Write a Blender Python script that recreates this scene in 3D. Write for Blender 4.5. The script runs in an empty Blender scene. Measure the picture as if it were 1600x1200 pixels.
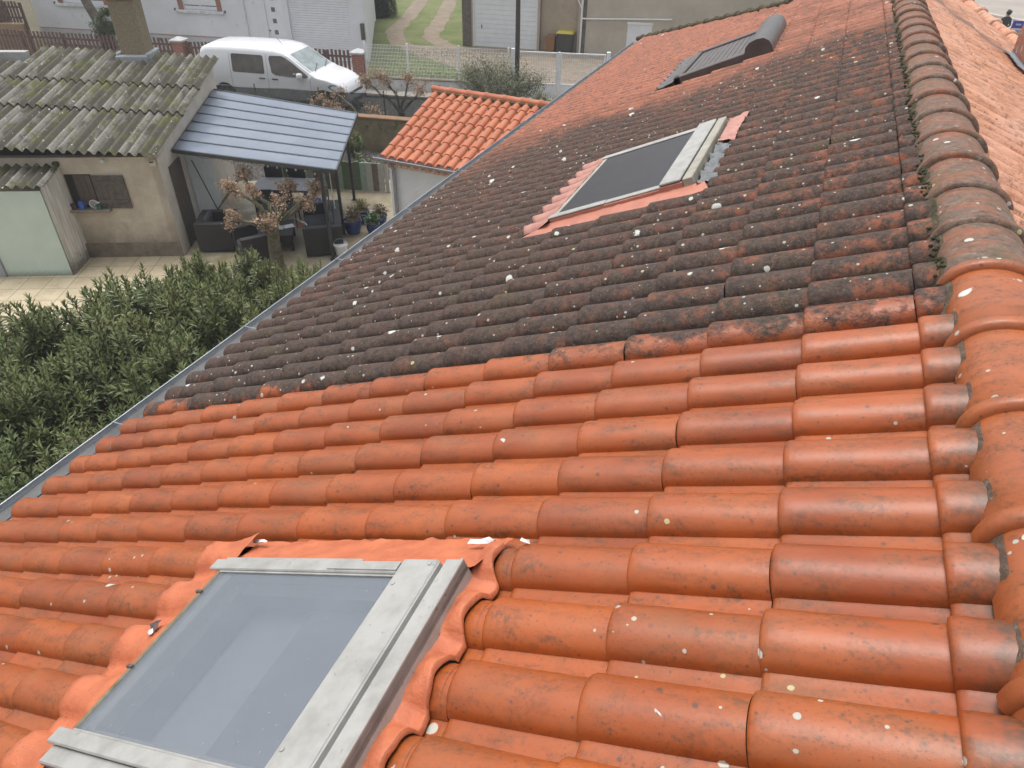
import bpy, math, random
from mathutils import Vector, Matrix, noise
R_ = math.radians
random.seed(7)
SC = bpy.context.scene
COL = SC.collection

# ------------------------------------------------------------------ camera
cam_d = bpy.data.cameras.new("camera"); cam = bpy.data.objects.new("camera", cam_d); COL.objects.link(cam)
right = Vector((0.92563716, 0.3781229, 0.01479572)); down = Vector((0.23564481, -0.54537862, -0.80438404)); fwd = Vector((-0.29608676, 0.7480543, -0.59392542))
m = Matrix((right, -down, -fwd)).transposed().to_4x4()
m.translation = Vector((-0.49073, -0.86355, 1.18091))
cam.matrix_world = m
cam_d.sensor_fit = 'HORIZONTAL'; cam_d.sensor_width = 36; cam_d.lens = 36*1103.17/1600
cam_d.clip_start = 0.05; cam_d.clip_end = 600
SC.camera = cam

# ------------------------------------------------------------------ light
SUN_EL, SUN_AZ = R_(74), R_(-60)      # overcast: a wide soft sun
w = bpy.data.worlds.new("World"); SC.world = w; w.use_nodes = True
nt = w.node_tree; bg = nt.nodes['Background']
sky = nt.nodes.new('ShaderNodeTexSky'); sky.sky_type = 'NISHITA'; sky.sun_disc = False
sky.sun_elevation = SUN_EL; sky.sun_rotation = SUN_AZ; sky.air_density = 1.0; sky.dust_density = 5.0; sky.ozone_density = 1.0
hs = nt.nodes.new('ShaderNodeHueSaturation'); hs.inputs['Saturation'].default_value = 0.20
nt.links.new(sky.outputs[0], hs.inputs['Color']); nt.links.new(hs.outputs[0], bg.inputs['Color'])
bg.inputs['Strength'].default_value = 0.15
sd = bpy.data.lights.new("sun", 'SUN'); sun = bpy.data.objects.new("sun", sd); COL.objects.link(sun)
sd.energy = 0.85; sd.angle = R_(36); sd.color = (1.0, 0.97, 0.93)
sdir = Vector((math.sin(SUN_AZ)*math.cos(SUN_EL), math.cos(SUN_AZ)*math.cos(SUN_EL), math.sin(SUN_EL)))
sun.rotation_euler = sdir.to_track_quat('Z', 'Y').to_euler()
SC.view_settings.view_transform = 'Standard'; SC.view_settings.look = 'None'
SC.view_settings.gamma = 1; SC.view_settings.exposure = 0.62

# ------------------------------------------------------------------ helpers
G = -5.7
def tag(o, label=None, cat=None, group=None, kind=None):
    if label: o['label'] = label
    if cat: o['category'] = cat
    if group: o['group'] = group
    if kind: o['kind'] = kind
    return o
def thing(name, label, cat, loc=(0, 0, 0), rz=0, group=None):
    o = bpy.data.objects.new(name, None); COL.objects.link(o)
    o.location = loc; o.rotation_euler = (0, 0, rz); o.empty_display_size = .1
    return tag(o, label, cat, group)
def dup(o, parent=None):
    c = o.copy(); COL.objects.link(c); c.parent = parent
    for ch in list(o.children): dup(ch, c)
    return c

class MB:
    def __init__(s): s.v = []; s.f = []; s.c = []; s.usec = False
    def add(s, vs, fs, c=None):
        k = len(s.v); s.v += [tuple(p) for p in vs]; s.f += [tuple(i+k for i in f) for f in fs]
        if c is not None: s.usec = True
        s.c += [0.5 if c is None else c]*len(vs); return s
    def box(s, x0, x1, y0, y1, z0, z1, bev=0, c=None, rot=None, at=None):
        """axis aligned box with optional bevel; rot (Matrix 3x3) about `at`"""
        if bev <= 0:
            vs = [(x, y, z) for z in (z0, z1) for x, y in ((x0, y0), (x1, y0), (x1, y1), (x0, y1))]
            fs = [(3, 2, 1, 0), (4, 5, 6, 7), (0, 1, 5, 4), (1, 2, 6, 5), (2, 3, 7, 6), (3, 0, 4, 7)]
        else:
            b = min(bev, (x1-x0)*.49, (y1-y0)*.49, (z1-z0)*.49); vs = []; fs = []
            rings = [(z0, b), (z0+b, 0), (z1-b, 0), (z1, b)]
            for z, i in rings:
                X0, X1, Y0, Y1 = x0+i, x1-i, y0+i, y1-i; e = b if i == 0 else 0.0
                if i == 0: vs += [(X0+e, Y0, z), (X1-e, Y0, z), (X1, Y0+e, z), (X1, Y1-e, z), (X1-e, Y1, z), (X0+e, Y1, z), (X0, Y1-e, z), (X0, Y0+e, z)]
                else: vs += [(X0, Y0, z), (X1, Y0, z), (X1, Y0, z), (X1, Y1, z), (X1, Y1, z), (X0, Y1, z), (X0, Y1, z), (X0, Y0, z)]
            for r in range(3):
                for i in range(8): fs.append((r*8+i, r*8+(i+1) % 8, r*8+8+(i+1) % 8, r*8+8+i))
            fs.append(tuple(range(7, -1, -1))); fs.append(tuple(24+i for i in range(8)))
        if rot is not None:
            a = Vector(at or ((x0+x1)/2, (y0+y1)/2, (z0+z1)/2)); vs = [tuple(a + rot @ (Vector(p)-a)) for p in vs]
        return s.add(vs, fs, c)
    def tube(s, pts, r, n=8, cap=True, c=None):
        pts = [Vector(p) for p in pts]; rr = r if isinstance(r, (list, tuple)) else [r]*len(pts)
        vs = []; up = None
        for i, p in enumerate(pts):
            d = (pts[min(i+1, len(pts)-1)] - pts[max(i-1, 0)]).normalized()
            if up is None: up = d.orthogonal().normalized()
            up = (up - d*up.dot(d)).normalized() if (up - d*up.dot(d)).length > 1e-5 else d.orthogonal().normalized()
            sd_ = d.cross(up)
            for k in range(n):
                a = 2*math.pi*k/n; vs.append(p + (up*math.cos(a)+sd_*math.sin(a))*rr[i])
        fs = [(i*n+k, i*n+(k+1) % n, (i+1)*n+(k+1) % n, (i+1)*n+k) for i in range(len(pts)-1) for k in range(n)]
        if cap: fs += [tuple(range(n-1, -1, -1)), tuple((len(pts)-1)*n+k for k in range(n))]
        return s.add(vs, fs, c)
    def lathe(s, prof, cx=0, cy=0, n=20, c=None):
        vs = [(cx+r*math.cos(2*math.pi*k/n), cy+r*math.sin(2*math.pi*k/n), z) for r, z in prof for k in range(n)]
        fs = [(i*n+k, i*n+(k+1) % n, (i+1)*n+(k+1) % n, (i+1)*n+k) for i in range(len(prof)-1) for k in range(n)]
        fs += [tuple(range(n-1, -1, -1)), tuple((len(prof)-1)*n+k for k in range(n))]
        return s.add(vs, fs, c)
    def prism(s, poly, z0, z1, c=None):
        n = len(poly); vs = [(x, y, z0) for x, y in poly]+[(x, y, z1) for x, y in poly]
        fs = [tuple(range(n-1, -1, -1)), tuple(n+i for i in range(n))]+[(i, (i+1) % n, n+(i+1) % n, n+i) for i in range(n)]
        return s.add(vs, fs, c)
    def quad(s, a, b, c_, d, c=None): return s.add([a, b, c_, d], [(0, 1, 2, 3)], c)
    def build(s, name, mat_, parent=None, smooth=False, loc=None):
        me = bpy.data.meshes.new(name); me.from_pydata(s.v, [], s.f); me.update()
        if s.usec:
            at = me.attributes.new('rnd', 'FLOAT', 'POINT'); at.data.foreach_set('value', s.c)
        if smooth:
            me.polygons.foreach_set('use_smooth', [True]*len(me.polygons))
            if smooth != 'all': 
                try: me.set_sharp_from_angle(angle=R_(smooth if smooth is not True else 40))
                except Exception: pass
        me.materials.append(mat_)
        o = bpy.data.objects.new(name, me); COL.objects.link(o)
        if parent is not None: o.parent = parent
        if loc is not None: o.location = loc
        return o

# ---- material kit
class N:
    def __init__(s, name):
        s.m = bpy.data.materials.new(name); s.m.use_nodes = True; s.t = s.m.node_tree
        s.b = s.t.nodes['Principled BSDF']; s._co = None
    def co(s):
        if s._co is None: s._co = s.t.nodes.new('ShaderNodeTexCoord').outputs['Object']
        return s._co
    def mapped(s, scale, rot=(0, 0, 0)):
        n = s.t.nodes.new('ShaderNodeMapping'); n.inputs['Scale'].default_value = scale; n.inputs['Rotation'].default_value = rot
        s.t.links.new(s.co(), n.inputs['Vector']); return n.outputs[0]
    def noise(s, scale, detail=4, rough=.55, vec=None, dist=0, out='Fac'):
        n = s.t.nodes.new('ShaderNodeTexNoise'); n.inputs['Scale'].default_value = scale; n.inputs['Detail'].default_value = detail
        n.inputs['Roughness'].default_value = rough; n.inputs['Distortion'].default_value = dist
        s.t.links.new(vec if vec is not None else s.co(), n.inputs['Vector']); return n.outputs[out]
    def vor(s, scale, vec=None, out='Distance', rand=1.0):
        n = s.t.nodes.new('ShaderNodeTexVoronoi'); n.inputs['Scale'].default_value = scale; n.inputs['Randomness'].default_value = rand
        s.t.links.new(vec if vec is not None else s.co(), n.inputs['Vector']); return n.outputs[out], n.outputs['Color']
    def mp(s, v, a, b, c=0., d=1., smooth=False):
        n = s.t.nodes.new('ShaderNodeMapRange'); n.inputs['From Min'].default_value = a; n.inputs['From Max'].default_value = b
        n.inputs['To Min'].default_value = c; n.inputs['To Max'].default_value = d
        if smooth: n.interpolation_type = 'SMOOTHSTEP'
        s.t.links.new(v, n.inputs['Value']); return n.outputs[0]
    def math(s, op, a, b=None, clamp=False):
        n = s.t.nodes.new('ShaderNodeMath'); n.operation = op; n.use_clamp = clamp
        for i, x in enumerate((a, b)):
            if x is None: continue
            if isinstance(x, (int, float)): n.inputs[i].default_value = x
            else: s.t.links.new(x, n.inputs[i])
        return n.outputs[0]
    def mix(s, f, a, b):
        n = s.t.nodes.new('ShaderNodeMix'); n.data_type = 'RGBA'
        if isinstance(f, (int, float)): n.inputs[0].default_value = f
        else: s.t.links.new(f, n.inputs[0])
        for i, x in ((6, a), (7, b)):
            if isinstance(x, (tuple, list)): n.inputs[i].default_value = (*x[:3], 1)
            else: s.t.links.new(x, n.inputs[i])
        return n.outputs[2]
    def xyz(s):
        n = s.t.nodes.new('ShaderNodeSeparateXYZ'); s.t.links.new(s.co(), n.inputs[0]); return n.outputs
    def attr(s, name='rnd'):
        n = s.t.nodes.new('ShaderNodeAttribute'); n.attribute_name = name; return n.outputs['Fac']
    def brick(s, scale, bw, rh, mortar, vec, off=.5, c1=(1, 1, 1), c2=(.8, .8, .8), cm=(0, 0, 0)):
        n = s.t.nodes.new('ShaderNodeTexBrick'); n.offset = off
        for k, v in (('Scale', scale), ('Brick Width', bw), ('Row Height', rh), ('Mortar Size', mortar)): n.inputs[k].default_value = v
        for k, v in (('Color1', c1), ('Color2', c2), ('Mortar', cm)): n.inputs[k].default_value = (*v, 1)
        s.t.links.new(vec, n.inputs['Vector']); return n.outputs['Color'], n.outputs['Fac']
    def swz(s, order):
        """coordinate swizzle, e.g. 'xz'"""
        x = s.xyz(); c = s.t.nodes.new('ShaderNodeCombineXYZ')
        for i, ch in enumerate(order): s.t.links.new(x['xyz'.index(ch)], c.inputs[i])
        return c.outputs[0]
    def set(s, key, v):
        if isinstance(v, (int, float)): s.b.inputs[key].default_value = v
        elif isinstance(v, tuple): s.b.inputs[key].default_value = (*v[:3], 1)
        else: s.t.links.new(v, s.b.inputs[key])
        return s
    def bump(s, h, strength=.3, dist=.01):
        n = s.t.nodes.new('ShaderNodeBump'); n.inputs['Strength'].default_value = strength; n.inputs['Distance'].default_value = dist
        s.t.links.new(h, n.inputs['Height']); s.t.links.new(n.outputs[0], s.b.inputs['Normal']); return s

def M(name, c, c2=None, rough=.7, scale=6, metal=0, bump=.15, bd=.004, spec=None, lo=.35, hi=.65, detail=5, speck=None):
    """plain material with two-tone wear; speck=(color, scale, threshold)"""
    k = N(name); col = c
    f = k.noise(scale, detail, .62)
    if c2 is None: c2 = tuple(x*.82 for x in c)
    col = k.mix(k.mp(f, lo, hi), c, c2)
    if speck:
        col = k.mix(k.mp(k.noise(speck[1], 3, .6), speck[2], speck[2]+.06), col, speck[0])
    k.set('Base Color', col).set('Roughness', rough).set('Metallic', float(metal))
    if spec is not None: k.set('Specular IOR Level', spec)
    if bump: k.bump(k.noise(scale*8, 4, .6), bump, bd)
    return k.m

# ------------------------------------------------------------------ materials
def tile_material(name, mode):
    """mode 'left': washed band, lichen band, weathered band; 'right','annex','cap'"""
    k = N(name); X = k.xyz(); rnd = k.attr('rnd')
    n_big = k.noise(1.1, 3, .5); n_mid = k.noise(9, 5, .65); n_hi = k.noise(55, 4, .7)
    streak = k.noise(1, 5, .62, vec=k.mapped((7, 22, 7)))
    if mode == 'annex':
        base = k.mix(rnd, (.46, .150, .068), (.38, .115, .050))
        base = k.mix(k.mp(n_mid, .55, .75, 0, .5), base, (.30, .08, .035))
        k.set('Base Color', base).set('Roughness', .62).bump(n_hi, .12, .003); return k.m
    a, b = (.36, .079, .0125), (.255, .051, .010)
    if mode == 'right': a, b = (.64, .32, .195), (.52, .235, .135)  # right slope paler: grazing sky reflection put into the tile colour
    if mode == 'cap': a, b = (.36, .098, .030), (.27, .068, .022)
    base = k.mix(rnd, a, b)
    base = k.mix(k.mp(k.noise(3.2, 4, .6), .4, .68, 0, .55), base, (.41, .112, .027) if mode != 'right' else (.66, .40, .30))
    # sooty stains, streaky along the fall, and small dark pits
    st = k.math('MULTIPLY', k.mp(streak, .46, .66), k.mp(n_hi, .38, .60))
    base = k.mix(k.math('MULTIPLY', st, .82), base, (.105, .042, .016))
    base = k.mix(k.math('MULTIPLY', k.mp(n_mid, .50, .70), .45), base, (.19, .062, .018))
    base = k.mix(k.math('MULTIPLY', k.mp(k.noise(110, 4, .75), .57, .65), k.mp(k.noise(4.5, 4, .65), .40, .62, .15, .85)), base, (.085, .036, .018))
    base = k.mix(k.math('MULTIPLY', k.mp(k.noise(2.1, 4, .6), .55, .72), .45), base, (.24, .10, .04))
    d1, c1 = k.vor(17)
    sp = k.t.nodes.new('ShaderNodeSeparateColor'); k.t.links.new(c1, sp.inputs[0])
    d1 = k.math('ADD', d1, k.math('MULTIPLY', k.math('SUBTRACT', n_hi, .5), .22))
    base = k.mix(k.math('MULTIPLY', k.mp(d1, .06, .15, .85, 0), k.math('GREATER_THAN', sp.outputs[0], .58)), base, (.085, .038, .028))
    d3, c3 = k.vor(46); s3 = k.t.nodes.new('ShaderNodeSeparateColor'); k.t.links.new(c3, s3.inputs[0])
    base = k.mix(k.math('MULTIPLY', k.mp(d3, .10, .24, .8, 0), k.math('GREATER_THAN', k.math('ADD', s3.outputs[0], k.math('MULTIPLY', k.math('SUBTRACT', n_mid, .5), .8)), .80)), base, (.095, .045, .032))
    if mode == 'left':
        gx_ = k.math('ADD', X[0], k.math('MULTIPLY', k.math('SUBTRACT', k.noise(13, 5, .75), .5), .22))
        base = k.mix(k.math('MULTIPLY', k.mp(gx_, .02, .10, 0, .85), k.mp(n_hi, .3, .6, .4, 1)), base, (.075, .042, .024))
    dark_f = None
    if mode in ('left', 'cap'):
        edge = k.noise(7 if mode == 'left' else 9, 5, .72)
        yy = k.math('ADD', X[1], k.math('MULTIPLY', k.math('SUBTRACT', edge, .5), .55 if mode == 'left' else .2))
        yy = k.math('ADD', yy, k.math('MULTIPLY', k.math('SUBTRACT', rnd, .5), .10))
        if mode == 'left':
            # the washed edge drifts a little along the slope
            near_ = k.math('ADD', yy, k.math('MULTIPLY', X[0], .045))
            on = k.mp(near_, 1.60, 1.68)
            far = k.math('ADD', yy, k.math('MULTIPLY', k.math('SUBTRACT', k.noise(.8, 4, .6), .5), 3.2))
            off = k.mp(k.math('ADD', far, k.math('MULTIPLY', k.math('SUBTRACT', k.noise(9, 5, .8), .5), 2.6)), 7.2, 8.5, 1, 0)
            off2 = k.math('MULTIPLY', k.mp(k.noise(1.7, 5, .75), .45, .62), k.mp(X[0], -2.2, -.2, .15, .95))
            off = k.math('MAXIMUM', off, k.math('MULTIPLY', off2, .85))
            patch = k.mp(k.noise(7.5, 6, .8), .515, .60)           # brick red showing through the lichen
            redden = k.math('MULTIPLY', patch, k.math('ADD', k.mp(k.noise(.55, 2, .5), .45, .65, .05, .45), k.mp(X[0], -2.2, -.1, 0, .6), True))
            far_w = k.math('MULTIPLY', k.mp(X[1], 6.5, 9.5), 1.)
        else:
            on = k.mp(yy, 1.74, 1.80); off = k.math('ADD', on, 0); 
            redden = k.mp(streak, .44, .62, .05, .8); far_w = k.mp(X[1], 1.5, 9, 0, .6)
        crust = k.noise(26, 6, .78); crust2 = k.noise(75, 4, .75)
        if mode == 'left': dk = k.mix(k.mp(crust, .36, .64), (.019, .0140, .0120), (.074, .053, .042))
        else: dk = k.mix(k.mp(crust, .36, .64), (.070, .052, .040), (.185, .135, .10))
        dk = k.mix(k.math('MULTIPLY', k.mp(k.noise(3.4, 5, .7), .54, .66, 0, .7), k.mp(crust2, .42, .58)), dk, (.070, .062, .026))
        dk = k.mix(k.mp(k.noise(62, 4, .8), .60, .68, 0, .6), dk, (.20, .18, .155))
        if mode == 'cap':
            dk = k.mix(k.mp(k.noise(1, 6, .85, vec=k.mapped((16, 34, 16))), .50, .60, 0, .85), dk, (.038, .030, .024))
            dk = k.mix(k.mp(k.noise(1, 5, .8, vec=k.mapped((30, 60, 30), (.2, .1, .3))), .56, .63, 0, .75), dk, (.27, .235, .185))
            dk = k.mix(k.mp(k.noise(3, 4, .7), .54, .66, 0, .6), dk, (.085, .080, .036))
        rp = k.math('MULTIPLY', redden, k.mp(crust, .30, .62, .45, 1))
        speck_r = k.math('MULTIPLY', k.mp(crust2, .54, .61), k.mp(X[1], 1.5, 8, .22, .85))
        dk = k.mix(k.math('MAXIMUM', rp, speck_r), dk, k.mix(n_hi, (.36, .105, .042), (.22, .070, .036)))
        weathered = k.mix(k.mp(k.noise(6, 6, .75), .42, .66), (.37, .120, .058), (.22, .080, .048))
        weathered = k.mix(k.math('MULTIPLY', k.mp(k.noise(14, 6, .85), .53, .60), .95), weathered, (.055, .040, .034))
        clean = k.mix(far_w, base, weathered)
        dark_f = k.math('MULTIPLY', on, off)
        if mode == 'left':
            beyond = k.math('MULTIPLY', on, k.math('SUBTRACT', 1, off)); clean = k.mix(beyond, base, weathered)
        base = k.mix(dark_f, clean, dk)
        rough = k.math('ADD', k.mp(dark_f, 0, 1, .36, .80), k.math('MULTIPLY', n_hi, .14))
        rough = k.math('MAXIMUM', rough, k.mp(X[1], 2, 8, .4, .8))
    else:
        base = k.mix(k.math('MULTIPLY', k.mp(k.noise(10, 6, .8), .55, .68), .6), base, (.24, .10, .07))
        # darker band slanting across the right slope
        vd = k.math('ADD', k.math('MULTIPLY', X[0], 1.55), X[1])
        vd = k.math('ABSOLUTE', k.math('SUBTRACT', vd, 11.1))
        vd = k.math('ADD', vd, k.math('MULTIPLY', k.math('SUBTRACT', n_mid, .5), .5))
        base = k.mix(k.mp(vd, .05, .45, .8, 0), base, (.13, .085, .065))
        rough = .6
    # white crustose lichen discs
    warp = k.noise(40, 3, .6)
    for sc, thr, r0, col in ((4.6, .40, .150, (.58, .59, .55)), (9.5, .60, .17, (.50, .50, .44)), (13, .78, .14, (.42, .40, .20)), (24, .62, .22, (.40, .39, .33))):
        d, c = k.vor(sc, vec=k.mapped((1, 1, 1), (.3*sc, .1, .2*sc)))
        s2 = k.t.nodes.new('ShaderNodeSeparateColor'); k.t.links.new(c, s2.inputs[0])
        dd = k.math('ADD', d, k.math('MULTIPLY', k.math('SUBTRACT', warp, .5), .16))
        rad = k.math('MULTIPLY', s2.outputs[1], r0)
        f = k.math('MULTIPLY', k.mp(k.math('SUBTRACT', dd, rad), -.012, .006, .95, 0), k.math('GREATER_THAN', k.math('ADD', s2.outputs[0], k.math('MULTIPLY', k.math('SUBTRACT', k.noise(.9, 2, .5), .5), .5)), thr))
        if mode == 'right': f = k.math('MULTIPLY', f, .25)
        if mode == 'left': f = k.math('MULTIPLY', f, k.math('MAXIMUM', k.mp(dark_f, 0, 1, 0, 1), k.math('GREATER_THAN', k.noise(1.9, 2, .5), .56)))
        base = k.mix(f, base, col)
    k.set('Base Color', base).set('Roughness', rough)
    if mode in ('left', 'cap'):
        k.set('Coat Weight', k.math('MULTIPLY', k.math('SUBTRACT', 1, dark_f), .14) if mode == 'left' else .1); k.set('Coat Roughness', .28)
    hgt = k.math('ADD', k.math('MULTIPLY', n_hi, .7), k.math('MULTIPLY', n_mid, 1.))
    if dark_f is not None:
        hgt = k.math('ADD', k.math('MULTIPLY', hgt, k.mp(dark_f, 0, 1, .45, 1.5)), k.math('MULTIPLY', k.math('MULTIPLY', crust2, dark_f), .9))
    k.bump(hgt, .35, .006)
    return k.m

m_tile = tile_material('roof_tile_weathered', 'left'); m_tile_r = tile_material('roof_tile_sky_sheen', 'right')
m_cap = tile_material('ridge_tile', 'cap'); m_annex = tile_material('annex_tile', 'annex')
k = N('mossy_mortar'); X = k.xyz(); c = k.mix(k.mp(k.noise(24, 5, .75), .4, .62), (.14, .085, .055), (.22, .15, .11)); c = k.mix(k.mp(k.noise(48, 4, .7), .56, .64), c, (.24, .22, .18))
c = k.mix(k.math('MULTIPLY', k.mp(X[1], 1.4, 1.9), k.mp(k.noise(14, 5, .7), .34, .54)), c, k.mix(k.noise(40, 3, .6), (.040, .042, .016), (.10, .098, .042)))
k.set('Base Color', c).set('Roughness', .97).bump(k.noise(70, 5, .8), 1., .02); m_mortar = k.m
m_zinc = M('zinc', (.42, .45, .48), (.33, .36, .39), .42, 7, metal=.55, bump=.1)
m_alu = M('dirty_aluminium', (.40, .395, .375), (.31, .305, .285), .6, 9, metal=.3, bump=.25, bd=.002, lo=.40, hi=.65, speck=((.26, .245, .22), 40, .66))
m_alu2 = M('aged_aluminium', (.42, .40, .34), (.31, .29, .235), .5, 6, metal=.3, bump=.2)
m_brownmetal = M('brown_lacquered_metal', (.085, .072, .068), (.12, .10, .095), .42, 9, metal=.2)
m_flash = M('orange_flashing', (.54, .160, .070), (.42, .115, .05), .6, 11, bump=.5, bd=.006, speck=((.30, .10, .06), 30, .67))
m_flash2 = M('faded_orange_flashing', (.50, .20, .135), (.40, .15, .10), .6, 9, bump=.3)
m_flash_pink = M('pink_flashing', (.47, .235, .19), (.37, .17, .135), .6, 9, bump=.4, bd=.006)
m_white_sheet = M('white_sheet', (.75, .75, .76), (.6, .6, .62), .5, 12)
m_darkcloth = M('dark_membrane', (.06, .035, .035), (.09, .06, .055), .6, 12)
m_seal = M('mossy_seal', (.13, .10, .05), (.22, .19, .13), .8, 18)
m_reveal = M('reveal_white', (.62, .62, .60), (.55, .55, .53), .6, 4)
m_reflection_dark = M('dark_reflection', (.22, .235, .25), (.20, .21, .22), .8, 5)  # tone of the darker reflection painted under the near pane
m_render_white = M('house_render', (.55, .54, .51), (.47, .46, .42), .85, 1.5)
m_shedwall = None

def glass_mat(name, base, transp):
    k = N(name); n = k.t.nodes
    c = k.mix(k.mp(k.noise(2.2, 4, .6), .3, .75), base, tuple(x*1.12 for x in base)); c = k.mix(k.mp(k.noise(240, 2, .6), .60, .72, 0, .35), c, (.10, .10, .10)); dg, cg = k.vor(34); sg = k.t.nodes.new('ShaderNodeSeparateColor'); k.t.links.new(cg, sg.inputs[0]); c = k.mix(k.math('MULTIPLY', k.math('LESS_THAN', k.math('ADD', dg, k.math('MULTIPLY', k.noise(200, 2, .6), .1)), .13), k.math('GREATER_THAN', sg.outputs[0], .72)), c, (.06, .06, .055)); k.set('Base Color', c); k.set('Roughness', .13)
    k.set('Specular IOR Level', .6)
    out = n['Material Output']; tr = n.new('ShaderNodeBsdfTransparent'); mx = n.new('ShaderNodeMixShader')
    f = k.math('MULTIPLY', k.mp(k.noise(6, 5, .6), .2, .8, .8, 1.), transp)
    d, c = k.vor(26); f = k.math('MULTIPLY', f, k.math('GREATER_THAN', d, .06))
    k.t.links.new(f, mx.inputs[0]); k.t.links.new(k.b.outputs[0], mx.inputs[1]); k.t.links.new(tr.outputs[0], mx.inputs[2])
    k.t.links.new(mx.outputs[0], out.inputs['Surface']); return k.m
m_glass = glass_mat('skylight_glass', (.21, .235, .27), .56)
m_glass_dark = M('dark_pane', (.018, .018, .024), (.026, .025, .03), .30, 3, bump=0, spec=.3)
m_polycarb = None

# ------------------------------------------------------------------ main house with tiled roof
P = 0.428675; CP, SP = math.cos(P), math.sin(P)
A_, B_ = 0.36, 0.209616                     # tile course and tile pitch
XA = .245; ZA = XA*math.tan(P)
def L3(s, y, h=0): return (-s*CP - h*SP, y, -s*SP + h*CP)
def R3(s, y, h=0): return (XA + s*CP + h*SP, y, ZA - s*SP + h*CP)
house = thing('tiled_house', 'long house roofed in orange clay tiles, dark lichen band across its middle', 'house')

def tile_profile(nn):
    """(dy, dh) across one tile: barrel crest at 0, pan on the near side"""
    pts = []
    for i in range(nn+1):
        a = math.pi*(i/nn); y = .076*math.cos(a); hh = .058*(math.sin(a)**1.0) - .058
        pts.append((y, hh))
    pts += [(-.080, -.0588), (-.108, -.0598), (-.130, -.058), (-.134, -.050)]
    return pts
def tile_field(name, P3, tiles, mat_, t=.020, phase=0):
    mb = MB(); mb.usec = True
    for (n, s0, s1, s_end, near) in tiles:
        prof = tile_profile(12 if near else 7); y0 = n*B_ + phase
        r = random.random(); dy = random.uniform(-.003, .003); yaw = random.uniform(-.008, .008); dh = random.uniform(-.002, .002)
        ds = random.uniform(-.005, .005) if s1 == s_end else 0
        L = s1-s0
        if near: st = [(s0, 0), (s0+L*.5, 0), (s1-.05, .0012), (s1-.022, .002), (s1-.010, .0005), (s1-.003, -.0035), (s1, -.010), (s1, -.030)]
        else: st = [(s0, 0), (s1-.03, .001), (s1-.006, -.001), (s1, -.009), (s1, -.031)]
        k = len(mb.v); m_ = len(prof)
        for (s, e) in st:
            # each tile tilts: its lower end lies on the tile below
            lift = -t*(s_end-s)/A_ + e + dh
            fl = 1 + .05*(1-(s_end-s)/A_)
            for (py, ph) in prof:
                mb.v.append(P3(s+ds, y0+dy+py*fl+yaw*(s-s0), ph*fl+lift)); mb.c.append(r)
        for i in range(len(st)-1):
            for j in range(m_-1):
                a = k+i*m_+j; mb.f.append((a, a+1, a+m_+1, a+m_) if P3 is L3 else (a+m_, a+m_+1, a+1, a))
    return mb.build(name, mat_, house, smooth=50)

def inpoly(x, y, poly):
    c = False; n = len(poly)
    for i in range(n):
        x1, y1 = poly[i]; x2, y2 = poly[i-1]
        if (y1 > y) != (y2 > y) and x < (x2-x1)*(y-y1)/(y2-y1)+x1: c = not c
    return c
LEFT_POLY = [(.3, -3.4), (.3, 12.9), (-1.11, 12.55), (-4.75, 17.5), (-4.75, -3.4)]
HOLES = [(1.15, 2.40, -.46, .44), (1.20, 2.33, 3.74, 5.27), (1.16, 2.34, 8.2, 10.25)]
tiles = []
for n in range(-15, 84):
    y = n*B_
    for kk in range(0, 15):
        s0, s1 = (kk-1)*A_, kk*A_
        if kk == 0: s0 = -.24
        if kk == 14: s1 = 4.86
        send = s1
        cx, cy, _ = L3((s0+s1)/2, y)
        if not inpoly(cx, cy, LEFT_POLY): continue
        segs = [(s0, s1)]
        for (a, b, y0, y1) in HOLES:
            if y0 < y < y1:
                ns = []
                for (u, v) in segs:
                    if v <= a+.01 or u >= b-.01: ns.append((u, v)); continue
                    if u < a-.03: ns.append((u, a))
                    if v > b+.03: ns.append((b-.06, v))
                segs = ns
        for (u, v) in segs: tiles.append((n, u, v, send, y < 6))
tile_field('roof_slope', L3, tiles, m_tile)
# right hand slope
RIGHT_POLY = [(.245, -3.4), (.245, 12.9), (.55, 13.2), (1.15, 12.75), (1.76, 11.06), (2.6, 9.0), (4.95, 9.0), (4.95, -3.4)]
CH = (1.42, 2.2, 8.0, 8.92)     # chimney footprint x0 x1 y0 y1
tr = []
for n in range(-15, 66):
    y = n*B_+.07
    for kk in range(0, 14):
        s0, s1 = (kk-1)*A_+.2, kk*A_+.2
        if s1 <= .05: continue
        s0 = max(s0, .03)
        cx, cy, _ = R3((s0+s1)/2, y)
        if not inpoly(cx, cy, RIGHT_POLY): continue
        if CH[0]-.05 < cx < CH[1]+.1 and CH[2] < cy < CH[3]: continue
        tr.append((n, s0, s1, s1, y < 3))
tile_field('roof_slope', R3, tr, m_tile_r, phase=.07)

# ridge tiles, each its own part
def ridge_tile(y0, y1, cx=XA, cz=-.012, rx=.157, rz=.128):
    mb = MB(); mb.usec = True; r = random.random(); nn = 22; jx = random.uniform(-.005, .005); jz = random.uniform(-.004, .004)
    col = .052
    # near end carries the raised collar
    st = [(y0, -.016), (y0+.001, .0), (y0+.006, .012), (y0+.016, .018), (y0+col-.014, .018), (y0+col-.003, .012), (y0+col+.004, .0), (y0+col+.15, -.001), (y1+.02, -.006)]
    for (y, e) in st:
        for i in range(nn+1):
            a = math.pi*i/nn
            mb.v.append((cx+jx+(rx+e)*math.cos(a), y, cz+jz+(rz+e)*math.sin(a)**.9)); mb.c.append(r)
    for i in range(len(st)-1):
        for j in range(nn):
            a = i*(nn+1)+j; mb.f.append((a, a+nn+1, a+nn+2, a+1))
    return mb.build('ridge_tile', m_cap, house, smooth=60)
LIP = .413
for i in range(-9, 28):
    ridge_tile(1.725+i*LIP, 1.725+(i+1)*LIP)
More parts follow.
